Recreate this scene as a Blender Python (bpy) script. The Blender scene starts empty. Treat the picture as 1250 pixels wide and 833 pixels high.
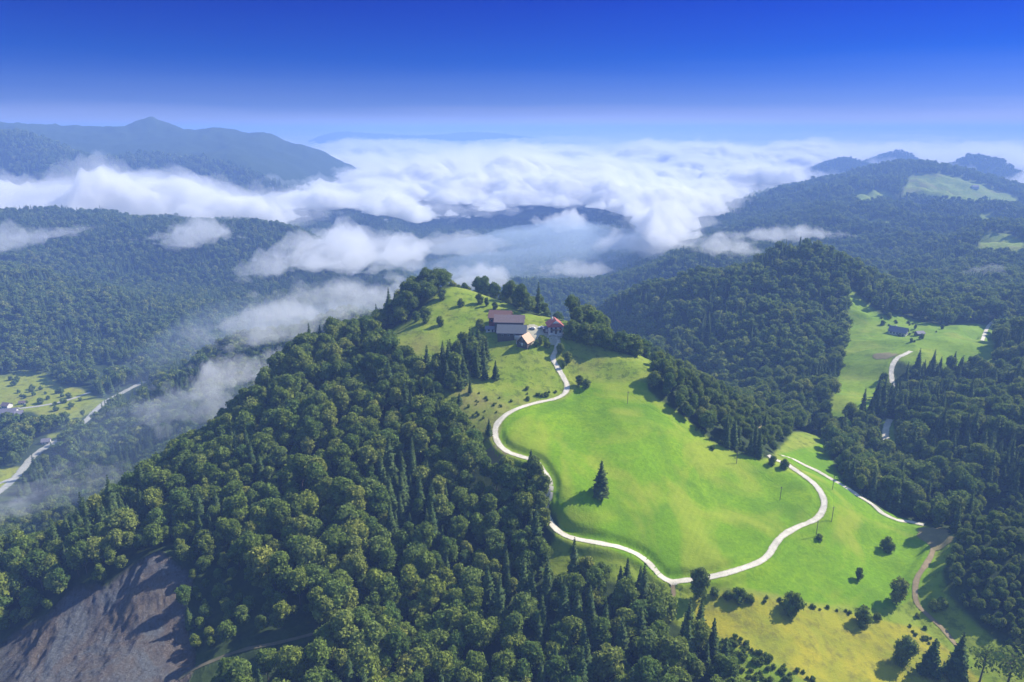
import bpy, math, random
import numpy as np
from mathutils import Vector
from mathutils.bvhtree import BVHTree

R = math.radians
rng = np.random.default_rng(7)
random.seed(7)
scene = bpy.context.scene
COL = scene.collection

# ------------------------------------------------------------------ camera
CAMZ = 400.0
PITCH = R(17.2)
FPX = 834.0                       # focal length in pixels of the 1250 px wide photograph
cam_d = bpy.data.cameras.new("camera")
cam_d.sensor_width = 36.0
cam_d.lens = 36.0 * FPX / 1250.0
cam_d.clip_start = 1.0
cam_d.clip_end = 200000.0
cam = bpy.data.objects.new("camera", cam_d)
cam.location = (0, 0, CAMZ)
cam.rotation_euler = (R(90) - PITCH, 0, 0)
COL.objects.link(cam)
scene.camera = cam

# ------------------------------------------------------------------ light
SUN_EL = R(38.5)
SUN_AZ = math.atan2(19.0, 9.0)    # clockwise from +Y (straight ahead): to the right, in front
sd = Vector((math.sin(SUN_AZ) * math.cos(SUN_EL), math.cos(SUN_AZ) * math.cos(SUN_EL), math.sin(SUN_EL)))
world = bpy.data.worlds.new("World")
scene.world = world
world.use_nodes = True
wn, wl = world.node_tree.nodes, world.node_tree.links
wn.clear()
w_out = wn.new("ShaderNodeOutputWorld")
w_bg = wn.new("ShaderNodeBackground")
w_bg.inputs["Strength"].default_value = 0.13
sky = wn.new("ShaderNodeTexSky")
sky.sky_type = 'NISHITA'
sky.sun_disc = False
sky.sun_elevation = SUN_EL
sky.sun_rotation = SUN_AZ
sky.altitude = 1200
sky.air_density = 1.0
sky.dust_density = 0.1
sky.ozone_density = 6.0
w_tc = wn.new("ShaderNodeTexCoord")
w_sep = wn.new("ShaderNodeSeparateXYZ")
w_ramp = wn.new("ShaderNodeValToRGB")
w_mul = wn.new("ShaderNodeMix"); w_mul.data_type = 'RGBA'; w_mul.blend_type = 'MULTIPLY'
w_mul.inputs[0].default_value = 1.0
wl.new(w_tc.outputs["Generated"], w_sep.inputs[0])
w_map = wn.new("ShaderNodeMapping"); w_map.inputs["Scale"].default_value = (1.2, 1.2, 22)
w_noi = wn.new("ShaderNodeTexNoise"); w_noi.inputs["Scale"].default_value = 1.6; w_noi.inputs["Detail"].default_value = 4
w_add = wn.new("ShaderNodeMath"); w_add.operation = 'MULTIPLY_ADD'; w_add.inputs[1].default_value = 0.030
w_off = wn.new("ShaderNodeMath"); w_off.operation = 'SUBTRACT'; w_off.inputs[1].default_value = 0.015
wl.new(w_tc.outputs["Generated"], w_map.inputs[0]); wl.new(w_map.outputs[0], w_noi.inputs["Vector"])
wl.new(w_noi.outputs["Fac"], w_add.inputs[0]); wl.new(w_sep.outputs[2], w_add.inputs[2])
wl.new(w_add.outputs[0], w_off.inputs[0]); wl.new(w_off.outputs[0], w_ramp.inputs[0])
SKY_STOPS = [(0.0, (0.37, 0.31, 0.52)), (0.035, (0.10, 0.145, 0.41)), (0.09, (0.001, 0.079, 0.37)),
             (0.19, (0.0, 0.035, 0.34)), (0.30, (0.30, 0.34, 0.55)), (0.5, (1.75, 1.50, 1.20))]  # topmost stops, above the view, are brightened as added fill light
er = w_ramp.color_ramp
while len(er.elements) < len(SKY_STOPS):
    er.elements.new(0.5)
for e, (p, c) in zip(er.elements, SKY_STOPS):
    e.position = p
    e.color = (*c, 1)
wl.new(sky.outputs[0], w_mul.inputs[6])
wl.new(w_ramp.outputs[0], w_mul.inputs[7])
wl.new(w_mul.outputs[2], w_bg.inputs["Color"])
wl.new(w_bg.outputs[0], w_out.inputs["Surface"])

sun_d = bpy.data.lights.new("sun", 'SUN')
sun_d.energy = 5.0
sun_d.angle = R(0.5)
sun_d.color = (1.0, 0.93, 0.80)
sun = bpy.data.objects.new("sun", sun_d)
sun.rotation_euler = sd.to_track_quat('Z', 'Y').to_euler()
sun.location = (400, 300, 900)
COL.objects.link(sun)

vs = scene.view_settings
vs.view_transform = 'Standard'
vs.look = 'None'
vs.exposure = 0.88
vs.gamma = 1.0
vs.use_curve_mapping = False
cy = scene.cycles
cy.use_denoising = True
cy.max_bounces = 8
cy.diffuse_bounces = 2
cy.glossy_bounces = 1
cy.transmission_bounces = 2
cy.transparent_max_bounces = 8
cy.volume_bounces = 5
cy.caustics_reflective = False
cy.caustics_refractive = False
cy.sample_clamp_indirect = 4.0
HAZE_DENSITY = 2.4e-4
HAZE_COLOR = (0.28, 0.46, 0.94)

# ------------------------------------------------------------------ numeric helpers
CP, SP = math.cos(PITCH), math.sin(PITCH)

def unproj(px, py, D):
    """the point at distance D ahead of the camera foot seen towards (px, py)"""
    u = (416.5 - py) / FPX
    t = D / (CP + u * SP)
    return t * (px - 625.0) / FPX, D, CAMZ + t * (-SP + u * CP)

def project(x, y, z):
    x = np.asarray(x, float); y = np.asarray(y, float); z = np.asarray(z, float) - CAMZ
    f = y * CP - z * SP
    f = np.where(f < 1, 1, f)
    u = y * SP + z * CP
    return 625 + FPX * x / f, 416.5 - FPX * u / f, f

def hash2(ix, iy, seed):
    h = (ix.astype(np.int64) * 374761393 + iy.astype(np.int64) * 668265263 + seed * 974634777) & 0xFFFFFFFF
    h = ((h ^ (h >> 13)) * 1274126177) & 0xFFFFFFFF
    h = (h ^ (h >> 16)) & 0xFFFFFFFF
    return h

def gnoise(x, y, seed=0):
    x = np.asarray(x, float); y = np.asarray(y, float)
    ix = np.floor(x); iy = np.floor(y)
    fx = x - ix; fy = y - iy
    def g(ax, ay):
        a = hash2(ix + ax, iy + ay, seed) * (2 * np.pi / 4294967296.0)
        return np.cos(a) * (fx - ax) + np.sin(a) * (fy - ay)
    sx = fx * fx * fx * (fx * (fx * 6 - 15) + 10)
    sy = fy * fy * fy * (fy * (fy * 6 - 15) + 10)
    a = g(0, 0) * (1 - sx) + g(1, 0) * sx
    b = g(0, 1) * (1 - sx) + g(1, 1) * sx
    return (a * (1 - sy) + b * sy) * 1.5

def fbm(x, y, o=4, seed=0, gain=0.5):
    s = 0; a = 1; n = 0
    for k in range(o):
        s = s + a * gnoise(x * 2 ** k + 17.3 * k, y * 2 ** k - 9.1 * k, seed + k)
        n += a; a *= gain
    return s / n

def ridged(x, y, o=3, seed=0):
    s = 0; a = 1; n = 0
    for k in range(o):
        s = s + a * (1 - 2 * np.abs(gnoise(x * 2 ** k + 5.3 * k, y * 2 ** k + 3.1 * k, seed + k)))
        n += a; a *= 0.5
    return s / n

def in_poly(px, py, poly):
    px = np.asarray(px); py = np.asarray(py)
    inside = np.zeros(px.shape, bool)
    n = len(poly)
    for i in range(n):
        x1, y1 = poly[i]; x2, y2 = poly[(i + 1) % n]
        if y1 == y2:
            continue
        c = ((y1 > py) != (y2 > py)) & (px < (x2 - x1) * (py - y1) / (y2 - y1) + x1)
        inside ^= c
    return inside

def sstep(a, b, x):
    t = np.clip((x - a) / (b - a), 0, 1)
    return t * t * (3 - 2 * t)

# ------------------------------------------------------------------ the lie of the land
# survey points: direction (px, py), distance ahead, and how far the soil lies under the tree tops seen there
SURVEY = """
530 352 530 0;490 362 520 -10;560 351 545 0;600 364 530 0;545 375 500 0;500 398 480 0;460 420 455 0;600 397 468 0
640 408 450 0;675 407 450 0;705 402 455 0;740 430 440 0;790 445 430 0;750 405 470 -8;700 440 432 0;690 480 400 0;650 490 385 0
605 530 350 0;620 555 335 0;760 480 398 0;700 540 350 0;800 520 370 0;760 560 335 0;733 605 308 0;665 600 304 0;690 650 288 0;740 662 284 0
850 560 355 0;800 640 300 0;880 620 325 0;940 600 348 0;900 660 300 0;820 712 272 0;900 696 280 0;950 655 306 0;1005 615 335 0
985 585 360 0;940 553 387 0;970 567 398 0;1050 603 367 0;1125 640 342 0;1060 680 310 0;1140 680 312 0;1090 740 276 0;980 742 264 0
870 790 240 0;1000 820 232 0;1150 800 250 0;1050 780 255 0;850 505 392 -5;900 532 387 -3;960 520 500 0;1006 536 460 0
590 450 418 0;560 482 385 0;520 450 415 -6;560 520 355 -8;600 580 320 -8;650 640 297 -3;700 690 270 -6;780 740 252 -10
500 450 405 -12;450 480 390 -12;400 450 420 -12;430 425 452 -12;470 395 495 -10
400 396 470 -14;350 446 430 -14;300 495 395 -14;250 532 372 -14;200 566 350 -14;150 605 330 -14;100 632 312 -14;50 655 300 -14;0 668 290 -14
350 520 362 -12;300 560 340 -12;200 620 305 -12;100 690 270 -12;400 600 302 -12;400 700 255 -12;400 833 205 -10;500 650 280 -12;500 760 238 -12
600 700 262 -12;650 833 210 -12;780 833 213 -10;850 833 216 -4;195 682 270 -5;230 790 236 0;130 740 252 -4;60 800 232 -3;100 833 218 -3;0 833 222 -5;0 760 250 -10
300 780 230 -6;300 700 257 -12;-120 740 262 -12;-120 833 225 -10
250 500 640 -12;120 545 655 -12;50 600 575 -10;200 470 760 -12;300 420 860 -12;350 412 830 -12;400 395 850 -12;250 440 880 -12;180 482 780 -12;440 388 900 -14
0 335 1200 -14;60 355 1150 -14;120 380 1100 -14;180 410 1050 -12;220 436 1000 -10;0 400 1000 -14;100 432 960 -12;-100 330 1250 -12
0 268 1800 -14;100 264 1850 -14;200 271 1850 -14;300 276 1850 -14;350 290 1750 -14;430 322 1700 -14;150 330 1500 -14;250 350 1450 -14;350 370 1300 -14;0 310 1550 -14;-120 268 1800 -14
500 335 1900 -14;560 305 2300 -14;620 285 2700 -14;680 305 2300 -14;700 345 1700 -14;640 345 1500 -14;760 330 1700 -14
958 301 900 -14;1000 318 900 -14;900 325 890 -14;860 335 900 -14;800 348 930 -14;750 365 960 -14;1032 338 900 -14;940 400 700 -14;960 470 570 -14;880 430 690 -14;800 400 830 -14;1000 430 650 -14;1025 390 740 -14;990 520 500 -8
1042 372 800 0;1012 500 530 0;1060 440 630 0;1097 410 700 0;1150 405 720 0;1205 405 710 0;1090 470 570 -8;1140 388 800 0;1085 520 490 0
1080 352 1000 -14;1124 376 900 -14;1060 480 515 -14;1130 432 590 -15;1200 428 600 -15;1250 405 650 -15;1030 527 478 -8;1100 560 415 -12;1140 620 352 -10;1200 560 395 -14;1200 500 455 -14;1250 500 450 -14;1100 500 478 -12;1250 580 375 -14
1250 614 308 -12;1190 645 303 -10;1162 690 288 -6;1200 740 262 -10;1250 700 275 -10;1250 800 240 -8;1155 760 268 -2;1400 600 315 -12;1400 700 270 -10;1400 500 430 -12;1400 400 620 -12
1250 370 850 -14;1220 352 1000 -14;1250 330 1150 -14;1210 302 1450 -2;1100 345 1150 -14;1100 310 1500 -14;1000 330 1300 -14;900 312 1500 -14;820 335 1350 -14;1400 330 1100 -14
780 316 1700 -32;860 280 1900 -50;930 256 2100 -56;1000 230 2400 -62;1050 212 2700 -44;1090 200 2900 -18;1140 205 2900 -20;1200 214 2700 -26;1250 240 2500 -34;1100 240 2400 0;1000 270 1900 -14;1200 262 2000 -10;1150 292 1700 -12;1400 270 2400 -10
0 161 3588 0;35 161 3588 0;90 167 3666 0;140 168 3666 0;165 168 3666 0;212 169 3666 0;260 168 3666 0;300 169 3744 0;350 179 3744 0;385 190 3666 0;-100 160 3588 0
60 180 3120 0;150 182 3120 0;240 186 3120 0;320 190 3198 0;100 198 2808 0;200 198 2808 0;290 200 2886 0;-80 168 2730 0;0 180 2613 0;40 192 2574 0;72 207 2574 0
430 163 11000 0;400 166 11000 0;455 166 11000 0;557 168 12500 0
"""
# valley floors and hidden far sides: x, y, z relative to the camera
LOWS = """
-245 440 -248;-275 400 -272;-312 372 -292;-200 520 -240;-175 585 -238;-60 640 -200;20 640 -215;80 590 -205;-60 800 -320;60 780 -325;140 560 -215;180 620 -268;150 520 -205;195 480 -212;110 900 -340;-180 700 -262;-120 1000 -330
-300 1000 -337;-400 1230 -345;-380 1600 -352;-240 2050 -388;0 2500 -400;40 1300 -375;120 1100 -355;300 1300 -330;250 1700 -380
-900 1350 -318;-560 1300 -335;-700 2350 -350;-1300 2350 -350;-1800 2200 -330;-300 2500 -395
-160 120 -240;0 110 -245;160 120 -255;-400 160 -240;400 160 -250;0 60 -250;-60 90 -248
240 360 -228;290 345 -226;350 355 -222;265 430 -232;520 700 -240;700 900 -240;800 1250 -262;560 1120 -260;1050 1600 -262
420 1250 -300;330 1000 -300;430 950 -262;380 560 -225;600 1400 -310
1300 3400 -340;700 3300 -380;2000 3500 -340;2500 3300 -330;1700 5600 -340;2600 5200 -340;3300 4600 -340;900 4600 -370;2000 3650 -300
-1900 2450 -345;-1300 2500 -350;-650 3200 -365;-400 3800 -370;200 4000 -380;-1000 4600 -350;-300 5500 -370;500 6500 -380;-2300 2250 -335
-6000 8500 -300;-4500 8500 -330;-2500 6800 -340;-4000 4700 -200;-3000 5200 -320;-1500 9000 -370;1000 9000 -380;4000 9000 -380;-7000 8000 -250
-4000 16000 -400;-900 9500 -390;-3600 11000 -400;-1200 12700 -400;-500 14000 -400;4000 16000 -400;9000 14000 -400;-12000 16000 -350;-20000 40000 -400;0 45000 -400;20000 40000 -400;40000 25000 -400;-40000 25000 -400
-1200 300 -330;-1500 800 -320;-900 600 -332;-1400 -200 -320;1300 300 -250;1500 900 -260;0 -300 -260;-600 -300 -300;600 -300 -260;2600 1500 -280;-2800 1500 -320;0 -1200 -300
"""
VALLEY_FLOOR = [(5, 600), (75, 535), (140, 487), (165, 470), (20, 512), (60, 472), (0, 470), (60, 545), (-60, 560), (-60, 650)]

pts = []
for ln in SURVEY.replace("\n", ";").split(";"):
    if ln.strip():
        a = [float(v) for v in ln.split()]
        x, y, z = unproj(a[0], a[1], a[2])
        pts.append((x, y, z + a[3]))
for ln in LOWS.replace("\n", ";").split(";"):
    if ln.strip():
        a = [float(v) for v in ln.split()]
        pts.append((a[0], a[1], CAMZ + a[2]))
for (px, py) in VALLEY_FLOOR:
    th = PITCH + math.atan((py - 416.5) / FPX)
    D = 330.0 / math.tan(th)
    x, y, z = unproj(px, py, D)
    pts.append((x, y, z))
pts = np.array(pts)

SCAR = [(195,672),(236,705),(228,745),(226,770),(240,800),(225,845),(225,1000),(-60,1000),(-20,800),(60,750),(92,716),(130,716),(165,688)]
def lp(x, y):
    r = np.sqrt(x * x + y * y) + 60.0
    return np.log(r), np.arctan2(x, y)

MQ = 0.035
def _k(d2):
    return np.sqrt(d2 + MQ * MQ)
_cl, _ca = lp(pts[:, 0], pts[:, 1])
_A = _k((_cl[:, None] - _cl[None]) ** 2 + (_ca[:, None] - _ca[None]) ** 2)
_n = len(pts)
_M = np.zeros((_n + 3, _n + 3))
_M[:_n, :_n] = _A - 0.004 * np.eye(_n)
_P = np.stack([np.ones(_n), _cl, _ca], 1)
_M[:_n, _n:] = _P; _M[_n:, :_n] = _P.T
_w = np.linalg.solve(_M, np.concatenate([pts[:, 2], np.zeros(3)]))

PEAKS = [(-1829, 3627, 52, 90), (-1829, 3666, 28, 230), (-2470, 3588, 30, 330), (-1264, 3744, 20, 200), (-2145, 3627, 14, 150), (-1521, 3666, 14, 140), (-980, 3700, 16, 110), (2523, 4600, 155, 230), (2400, 4650, 50, 330), (2523, 3900, 125, 170), (2670, 3850, 108, 190), (2012, 4250, 98, 230), (1890, 4200, 60, 260)]
def base_h(x, y):
    x = np.asarray(x, float).ravel(); y = np.asarray(y, float).ravel()
    out = np.empty(len(x))
    for s in range(0, len(x), 40000):
        l, a = lp(x[s:s + 40000], y[s:s + 40000])
        d2 = (l[:, None] - _cl[None]) ** 2 + (a[:, None] - _ca[None]) ** 2
        out[s:s + 40000] = _k(d2) @ _w[:_n] + _w[_n] + _w[_n + 1] * l + _w[_n + 2] * a
    return out

def height(x, y):
    x = np.asarray(x, float).ravel(); y = np.asarray(y, float).ravel()
    h = base_h(x, y)
    r = np.hypot(x, y)
    h = h + 2.4 * fbm(x / 50, y / 50, 3, 11)
    h = h + 7 * sstep(0, 55, -x - 25 - 0.45 * (y - 250)) * (1 - sstep(480, 620, y)) * sstep(150, 220, y) * (ridged(x / 95, y / 95, 2, 15) - 0.2)
    hill = sstep(500, 1000, r)
    flat = sstep(75, 110, h - (CAMZ - 400))            # calm valley floors
    vis_far = sstep(1150, 1700, r)
    h = h + hill * flat * (18 * (ridged(x / 210, y / 210, 3, 21) - 0.1) + 8 * fbm(x / 400, y / 400, 3, 31))
    h = h + vis_far * flat * (1 - sstep(2600, 3400, r)) * (26 + 34 * sstep(600, 1000, x)) * (ridged(x / 360, y / 430, 3, 25) - 0.25)
    far = sstep(3200, 5000, r)
    h = h + far * (30 * ridged(x / 1400, y / 1400, 3, 41) * sstep(90, 300, h) + 40 * fbm(x / 2500, y / 2500, 3, 43) * sstep(5200, 7000, r))
    h = h + far * sstep(110, 160, h) * (16 * ridged(x / 330, y / 330, 2, 45) + 9 * fbm(x / 70, y / 70, 3, 47))
    for (bx, by, bh, bw) in PEAKS:
        h = h + bh * np.exp(-(((x - bx) ** 2 + (y - by) ** 2) / bw ** 2) ** 0.62)
    # torn rock hollow of the slide on the near left slope
    px, py, _ = project(x, y, h)
    m = (y > 150) & (y < 320) & (px < 300)
    if m.any():
        e = in_poly(px[m], py[m], SCAR) * 1.0
        h[m] += e * (0.9 * ridged(x[m] / 6, y[m] / 8, 3, 72) - 0.4)
        h[m] -= e * (0.8 + 1.1 * np.abs(fbm(x[m] / 14, y[m] / 30, 4, 71)) * 2.2)
    return h

# ------------------------------------------------------------------ ground sheet
def mesh_from(name, verts, faces, smooth=True):
    me = bpy.data.meshes.new(name)
    verts = np.asarray(verts, np.float32); faces = np.asarray(faces, np.int32)
    k = faces.shape[1]
    me.vertices.add(len(verts)); me.vertices.foreach_set("co", verts.ravel())
    me.loops.add(faces.size); me.loops.foreach_set("vertex_index", faces.ravel())
    me.polygons.add(len(faces)); me.polygons.foreach_set("loop_start", np.arange(0, faces.size, k, dtype=np.int32))
    me.update(calc_edges=True)
    if smooth:
        me.polygons.foreach_set("use_smooth", np.ones(len(faces), bool))
    me.validate()
    return me

def grid_faces(nr, nc):
    i = np.arange(nr - 1)[:, None] * nc + np.arange(nc - 1)[None]
    return np.stack([i, i + 1, i + 1 + nc, i + nc], -1).reshape(-1, 4)

ang = np.concatenate([np.linspace(-130, -42, 60, endpoint=False), np.linspace(-42, 42, 760, endpoint=False), np.linspace(42, 130, 61)])
ang = np.radians(ang)
rad = np.concatenate([np.linspace(4, 170, 22, endpoint=False), np.exp(np.linspace(math.log(170), math.log(1100), 560, endpoint=False)),
                      np.exp(np.linspace(math.log(1100), math.log(60000), 420))])
GR, GA = np.meshgrid(rad, ang, indexing="ij")
GX = GR * np.sin(GA); GY = GR * np.cos(GA)
GZ = height(GX, GY).reshape(GX.shape)

# ------------------------------------------------------------------ zones of land use
OPEN_HILL = [(500,392),(520,372),(543,353),(560,349),(600,362),(625,372),(640,383),(690,390),(705,400),(760,418),(800,440),(792,462),(790,475),(803,487),(832,506),
  (870,540),(905,556),(938,560),(952,548),(968,528),(988,528),(1008,536),(1014,560),(1032,592),(1062,617),(1125,641),(1165,655),(1158,680),(1150,700),(1160,730),
  (1195,765),(1235,798),(1265,825),(1280,870),(895,870),(884,815),(862,788),(838,772),(812,752),(790,728),(762,714),(740,708),(712,700),(690,702),(678,712),(662,706),
  (672,665),(684,640),(672,618),(662,592),(645,572),(622,566),(600,572),(584,560),(574,532),(560,516),(546,502),(540,484),(520,470),(508,452),(492,442),(468,430),(455,416),(478,402)]
MEADOW = [(612,520),(625,498),(690,487),(712,468),(792,466),(800,487),(838,510),(905,556),(942,560),(990,580),(1014,600),(1014,620),(985,642),(952,657),(902,698),(820,714),(738,666),(690,652),(672,618),(664,592),(636,562),(610,545)]
LOW_MEADOW = [(822,712),(900,697),(952,657),(1005,628),(1010,595),(950,555),(1010,540),(1125,645),(1142,682),(1128,712),(1095,742),(1050,742),(985,735),(930,722),(880,716)]
DRY = [(842,732),(900,722),(960,735),(1010,742),(1060,755),(1120,765),(1155,790),(1210,845),(1000,845),(960,815),(900,790),(868,772),(850,760)]
VALLEY_MEADOW = [(1036,352),(1055,366),(1075,385),(1095,385),(1120,392),(1155,398),(1180,395),(1212,398),(1216,454),(1190,454),(1130,450),(1105,444),(1090,436),(1087,460),(1078,480),(1065,498),(1055,505),(1040,520),(1028,528),(1012,520),(1008,500),(1018,480),(1026,440),(1032,410)]
TRACK_GAP = [(1076,512),(1092,512),(1092,545),(1078,545)]
LEFT_FIELD = [(-60,458),(0,460),(30,452),(52,455),(75,470),(100,475),(112,484),(130,489),(122,497),(100,510),(92,522),(60,514),(40,503),(0,500),(-60,505)]
LEFT_FIELD_2 = [(-60,570),(0,569),(27,570),(18,590),(0,602),(-60,640)]
LEFT_FIELD_3 = [(58,530),(80,528),(84,538),(60,542)]
FAR_PATCHES = [([(1052,273),(1072,267),(1106,268),(1085,276),(1062,281)],(1200,2600)), ([(1163,300),(1192,306),(1198,285),(1232,285),(1256,300),(1256,322),(1212,312),(1178,308)],(1000,2400)),
  ([(1100,240),(1112,212),(1150,212),(1190,222),(1240,240),(1250,255),(1190,250),(1150,246)],(2000,3200)), ([(1030,235),(1080,232),(1100,244),(1050,250)],(1900,3200)),
  ([(1194,262),(1215,258),(1212,275),(1196,280)],(1200,2600)), ([(618,262),(665,258),(690,262),(650,272),(612,275)],(2000,4200))]
SCAR = [(195,672),(236,705),(228,745),(226,770),(240,800),(225,845),(225,1000),(-60,1000),(-20,800),(60,750),(92,716),(130,716),(165,688)]

def zones(x, y, z):
    """returns open (no forest), green, dry, rock masks for ground points"""
    px, py, f = project(x, y, z)
    j = 2.5 * gnoise(np.asarray(x) / 9.0, np.asarray(y) / 9.0, 3)
    jx = px + j * 300 / np.maximum(f, 200); jy = py + j * 200 / np.maximum(f, 200)
    y = np.asarray(y)
    near = (y > 120) & (y < 560)
    a = in_poly(jx, jy, OPEN_HILL) & near
    green = (in_poly(jx, jy, MEADOW) | in_poly(jx, jy, LOW_MEADOW)) & near
    dry = in_poly(jx, jy, DRY) & near
    vm = (in_poly(jx, jy, VALLEY_MEADOW) | in_poly(px, py, TRACK_GAP)) & (y > 440) & (y < 1000)
    lf = (in_poly(jx, jy, LEFT_FIELD) | in_poly(jx, jy, LEFT_FIELD_2) | in_poly(jx, jy, LEFT_FIELD_3)) & (y > 540) & (y < 1000)
    fp = np.zeros(px.shape, bool)
    for poly, (d0, d1) in FAR_PATCHES:
        fp |= in_poly(jx, jy, poly) & (y > d0) & (y < d1)
    rock = in_poly(jx, jy, SCAR) & (y > 120) & (y < 330)
    return a, green, dry, vm, lf, fp, rock


# ------------------------------------------------------------------ lines of the roads
ROADS = {
 "main": (3.6, 140, 600, [(677,409),(681,416),(679,428),(675,437),(680,448),(687,460),(692,470),(690,480),(678,487),(655,492),(632,499),(616,508),(606,520),(605,533),(611,545),(622,553),(637,558),(652,563),(663,575),(671,590),(670,605),(666,620),(668,632),(677,645),(692,655),(712,660),(737,664),(762,670),(783,680),(797,693),(806,704),(820,711),(835,709),(860,706),(890,699),(923,688),(938,678),(946,665),(956,654),(973,644),(996,634),(1005,621),(1005,608),(996,593),(981,581),(961,568),(946,561),(938,556)]),
 "lower": (3.0, 140, 600, [(953,556),(966,560),(980,567),(1000,577),(1020,588),(1045,603),(1065,617),(1078,627),(1095,635),(1110,638),(1128,641)]),
 "spur": (2.0, 140, 600, [(820,711),(822,722),(822,740),(824,750)]),
 "farm_track": (2.6, 140, 600, [(1140,658),(1138,675),(1130,690),(1120,705),(1117,722),(1120,738),(1133,752),(1150,768),(1165,785),(1178,800)]),
 "forest_trail": (2.0, 140, 400, [(218,830),(235,818),(262,806),(300,793),(340,785),(384,774)]),
 "valley_lane": (4.4, 440, 1000, [(1112,429),(1104,433),(1096,437),(1090,445),(1088,455),(1089,466),(1090,478)]),
 "valley_lane_low": (4.6, 440, 700, [(1086,512),(1082,522),(1081,532),(1083,542)]),
 "valley_lane_far": (3.6, 600, 1000, [(1213,392),(1206,399),(1202,408),(1199,416)]),
 "valley_road": (8.0, 500, 1100, [(176,466),(160,474),(145,482),(130,490),(118,500),(108,511),(96,521),(82,531),(70,538),(50,550),(38,560),(26,575),(12,590),(-8,606)]),
 "valley_side_road": (5.0, 500, 1100, [(110,479),(88,487),(65,493),(32,498),(0,500),(-30,500)]),
 "valley_exit": (6.0, 450, 900, [(26,580),(14,585),(0,590),(-20,596)]),
}

def march(px, py, d0, d1, n=700):
    """first hit of the sight line with the bare terrain between d0 and d1"""
    D = np.linspace(d0, d1, n)
    x, y, z = unproj(px, py, D)
    g = height(x, np.broadcast_to(y, x.shape))
    below = np.where(z <= g)[0]
    if len(below) == 0:
        return None
    k = below[0]
    if k == 0:
        return x[0], D[0], g[0]
    a = (z - g)[k - 1]; b = (z - g)[k]
    t = a / (a - b)
    return x[k - 1] + t * (x[k] - x[k - 1]), D[k - 1] + t * (D[k] - D[k - 1]), g[k - 1] + t * (g[k] - g[k - 1])

def catmull(P, step):
    P = np.asarray(P, float); out = []
    Q = np.vstack([2 * P[0] - P[1], P, 2 * P[-1] - P[-2]])
    for i in range(1, len(Q) - 2):
        n = max(2, int(np.linalg.norm(Q[i + 1][:2] - Q[i][:2]) / step))
        for k in range(n):
            t = k / n
            out.append(0.5 * ((2 * Q[i]) + (-Q[i - 1] + Q[i + 1]) * t + (2 * Q[i - 1] - 5 * Q[i] + 4 * Q[i + 1] - Q[i + 2]) * t * t + (-Q[i - 1] + 3 * Q[i] - 3 * Q[i + 1] + Q[i + 2]) * t ** 3))
    out.append(Q[-2])
    return np.array(out)

LINES = {}
for nm, (w, d0, d1, pp) in ROADS.items():
    c = [march(px, py, d0, d1) for px, py in pp]
    c = [q for q in c if q is not None]
    P = catmull(c, 1.3)
    z = P[:, 2].copy()
    for _ in range(12):
        z[1:-1] = (z[:-2] + z[1:-1] * 2 + z[2:]) / 4
    P[:, 2] = z
    LINES[nm] = (w, P)
ROADPTS = np.vstack([np.hstack([P, np.full((len(P), 1), w)]) for w, P in LINES.values()])

def road_dist(x, y):
    """distance to the nearest road centre line, its height and width"""
    x = np.asarray(x).ravel(); y = np.asarray(y).ravel()
    d = np.full(len(x), 1e9); zz = np.zeros(len(x)); ww = np.zeros(len(x))
    for w, P in LINES.values():
        m = np.where((x > P[:, 0].min() - 15) & (x < P[:, 0].max() + 15) & (y > P[:, 1].min() - 15) & (y < P[:, 1].max() + 15))[0]
        for s in range(0, len(m), 20000):
            mm = m[s:s + 20000]
            dd = (x[mm][:, None] - P[None, :, 0]) ** 2 + (y[mm][:, None] - P[None, :, 1]) ** 2
            k = dd.argmin(1); dm = np.sqrt(dd[np.arange(len(mm)), k])
            up = dm < d[mm]
            d[mm[up]] = dm[up]; zz[mm[up]] = P[k[up], 2]; ww[mm[up]] = w
    return d, zz, ww

rd, rz, rw = road_dist(GX, GY)
rd = rd.reshape(GX.shape)
tt = sstep(0, 1, (rd - rw.reshape(GX.shape) / 2 - 0.8) / 4.0)
GZ = np.where(rd < 50, GZ * tt + rz.reshape(GX.shape) * (1 - tt), GZ)

za, zg, zd, zv, zl, zf, zr = zones(GX, GY, GZ)
verts = np.stack([GX, GY, GZ], -1).reshape(-1, 3)
ground_me = mesh_from("ground", verts, grid_faces(*GX.shape))
c1 = np.zeros((GX.size, 4), np.float32)   # open grass, lush green, dry yellow, rock
grass = (za | zv | zl | zf).ravel()
c1[:, 0] = grass
c1[:, 1] = np.where(zg, 1.0, np.where(zv, 0.6, 0.0)).ravel()
c1[:, 2] = np.where(zd, 1.0, np.where(zl, 0.45, 0.0)).ravel()
c1[:, 3] = zr.ravel()
# soften the borders a little
def blur(a):
    a = a.reshape(GX.shape)
    b = a.copy()
    b[1:-1, 1:-1] = (a[1:-1, 1:-1] * 2 + a[:-2, 1:-1] + a[2:, 1:-1] + a[1:-1, :-2] + a[1:-1, 2:]) / 6
    return b.ravel()
for k in range(4):
    c1[:, k] = blur(blur(c1[:, k]))
at = ground_me.attributes.new("landuse", 'FLOAT_VECTOR', 'POINT')
at.data.foreach_set("vector", c1[:, :3].ravel().copy())
at = ground_me.attributes.new("rock", 'FLOAT', 'POINT')
at.data.foreach_set("value", c1[:, 3].copy())
ground = bpy.data.objects.new("ground", ground_me)
ground["kind"] = "structure"
COL.objects.link(ground)

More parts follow.
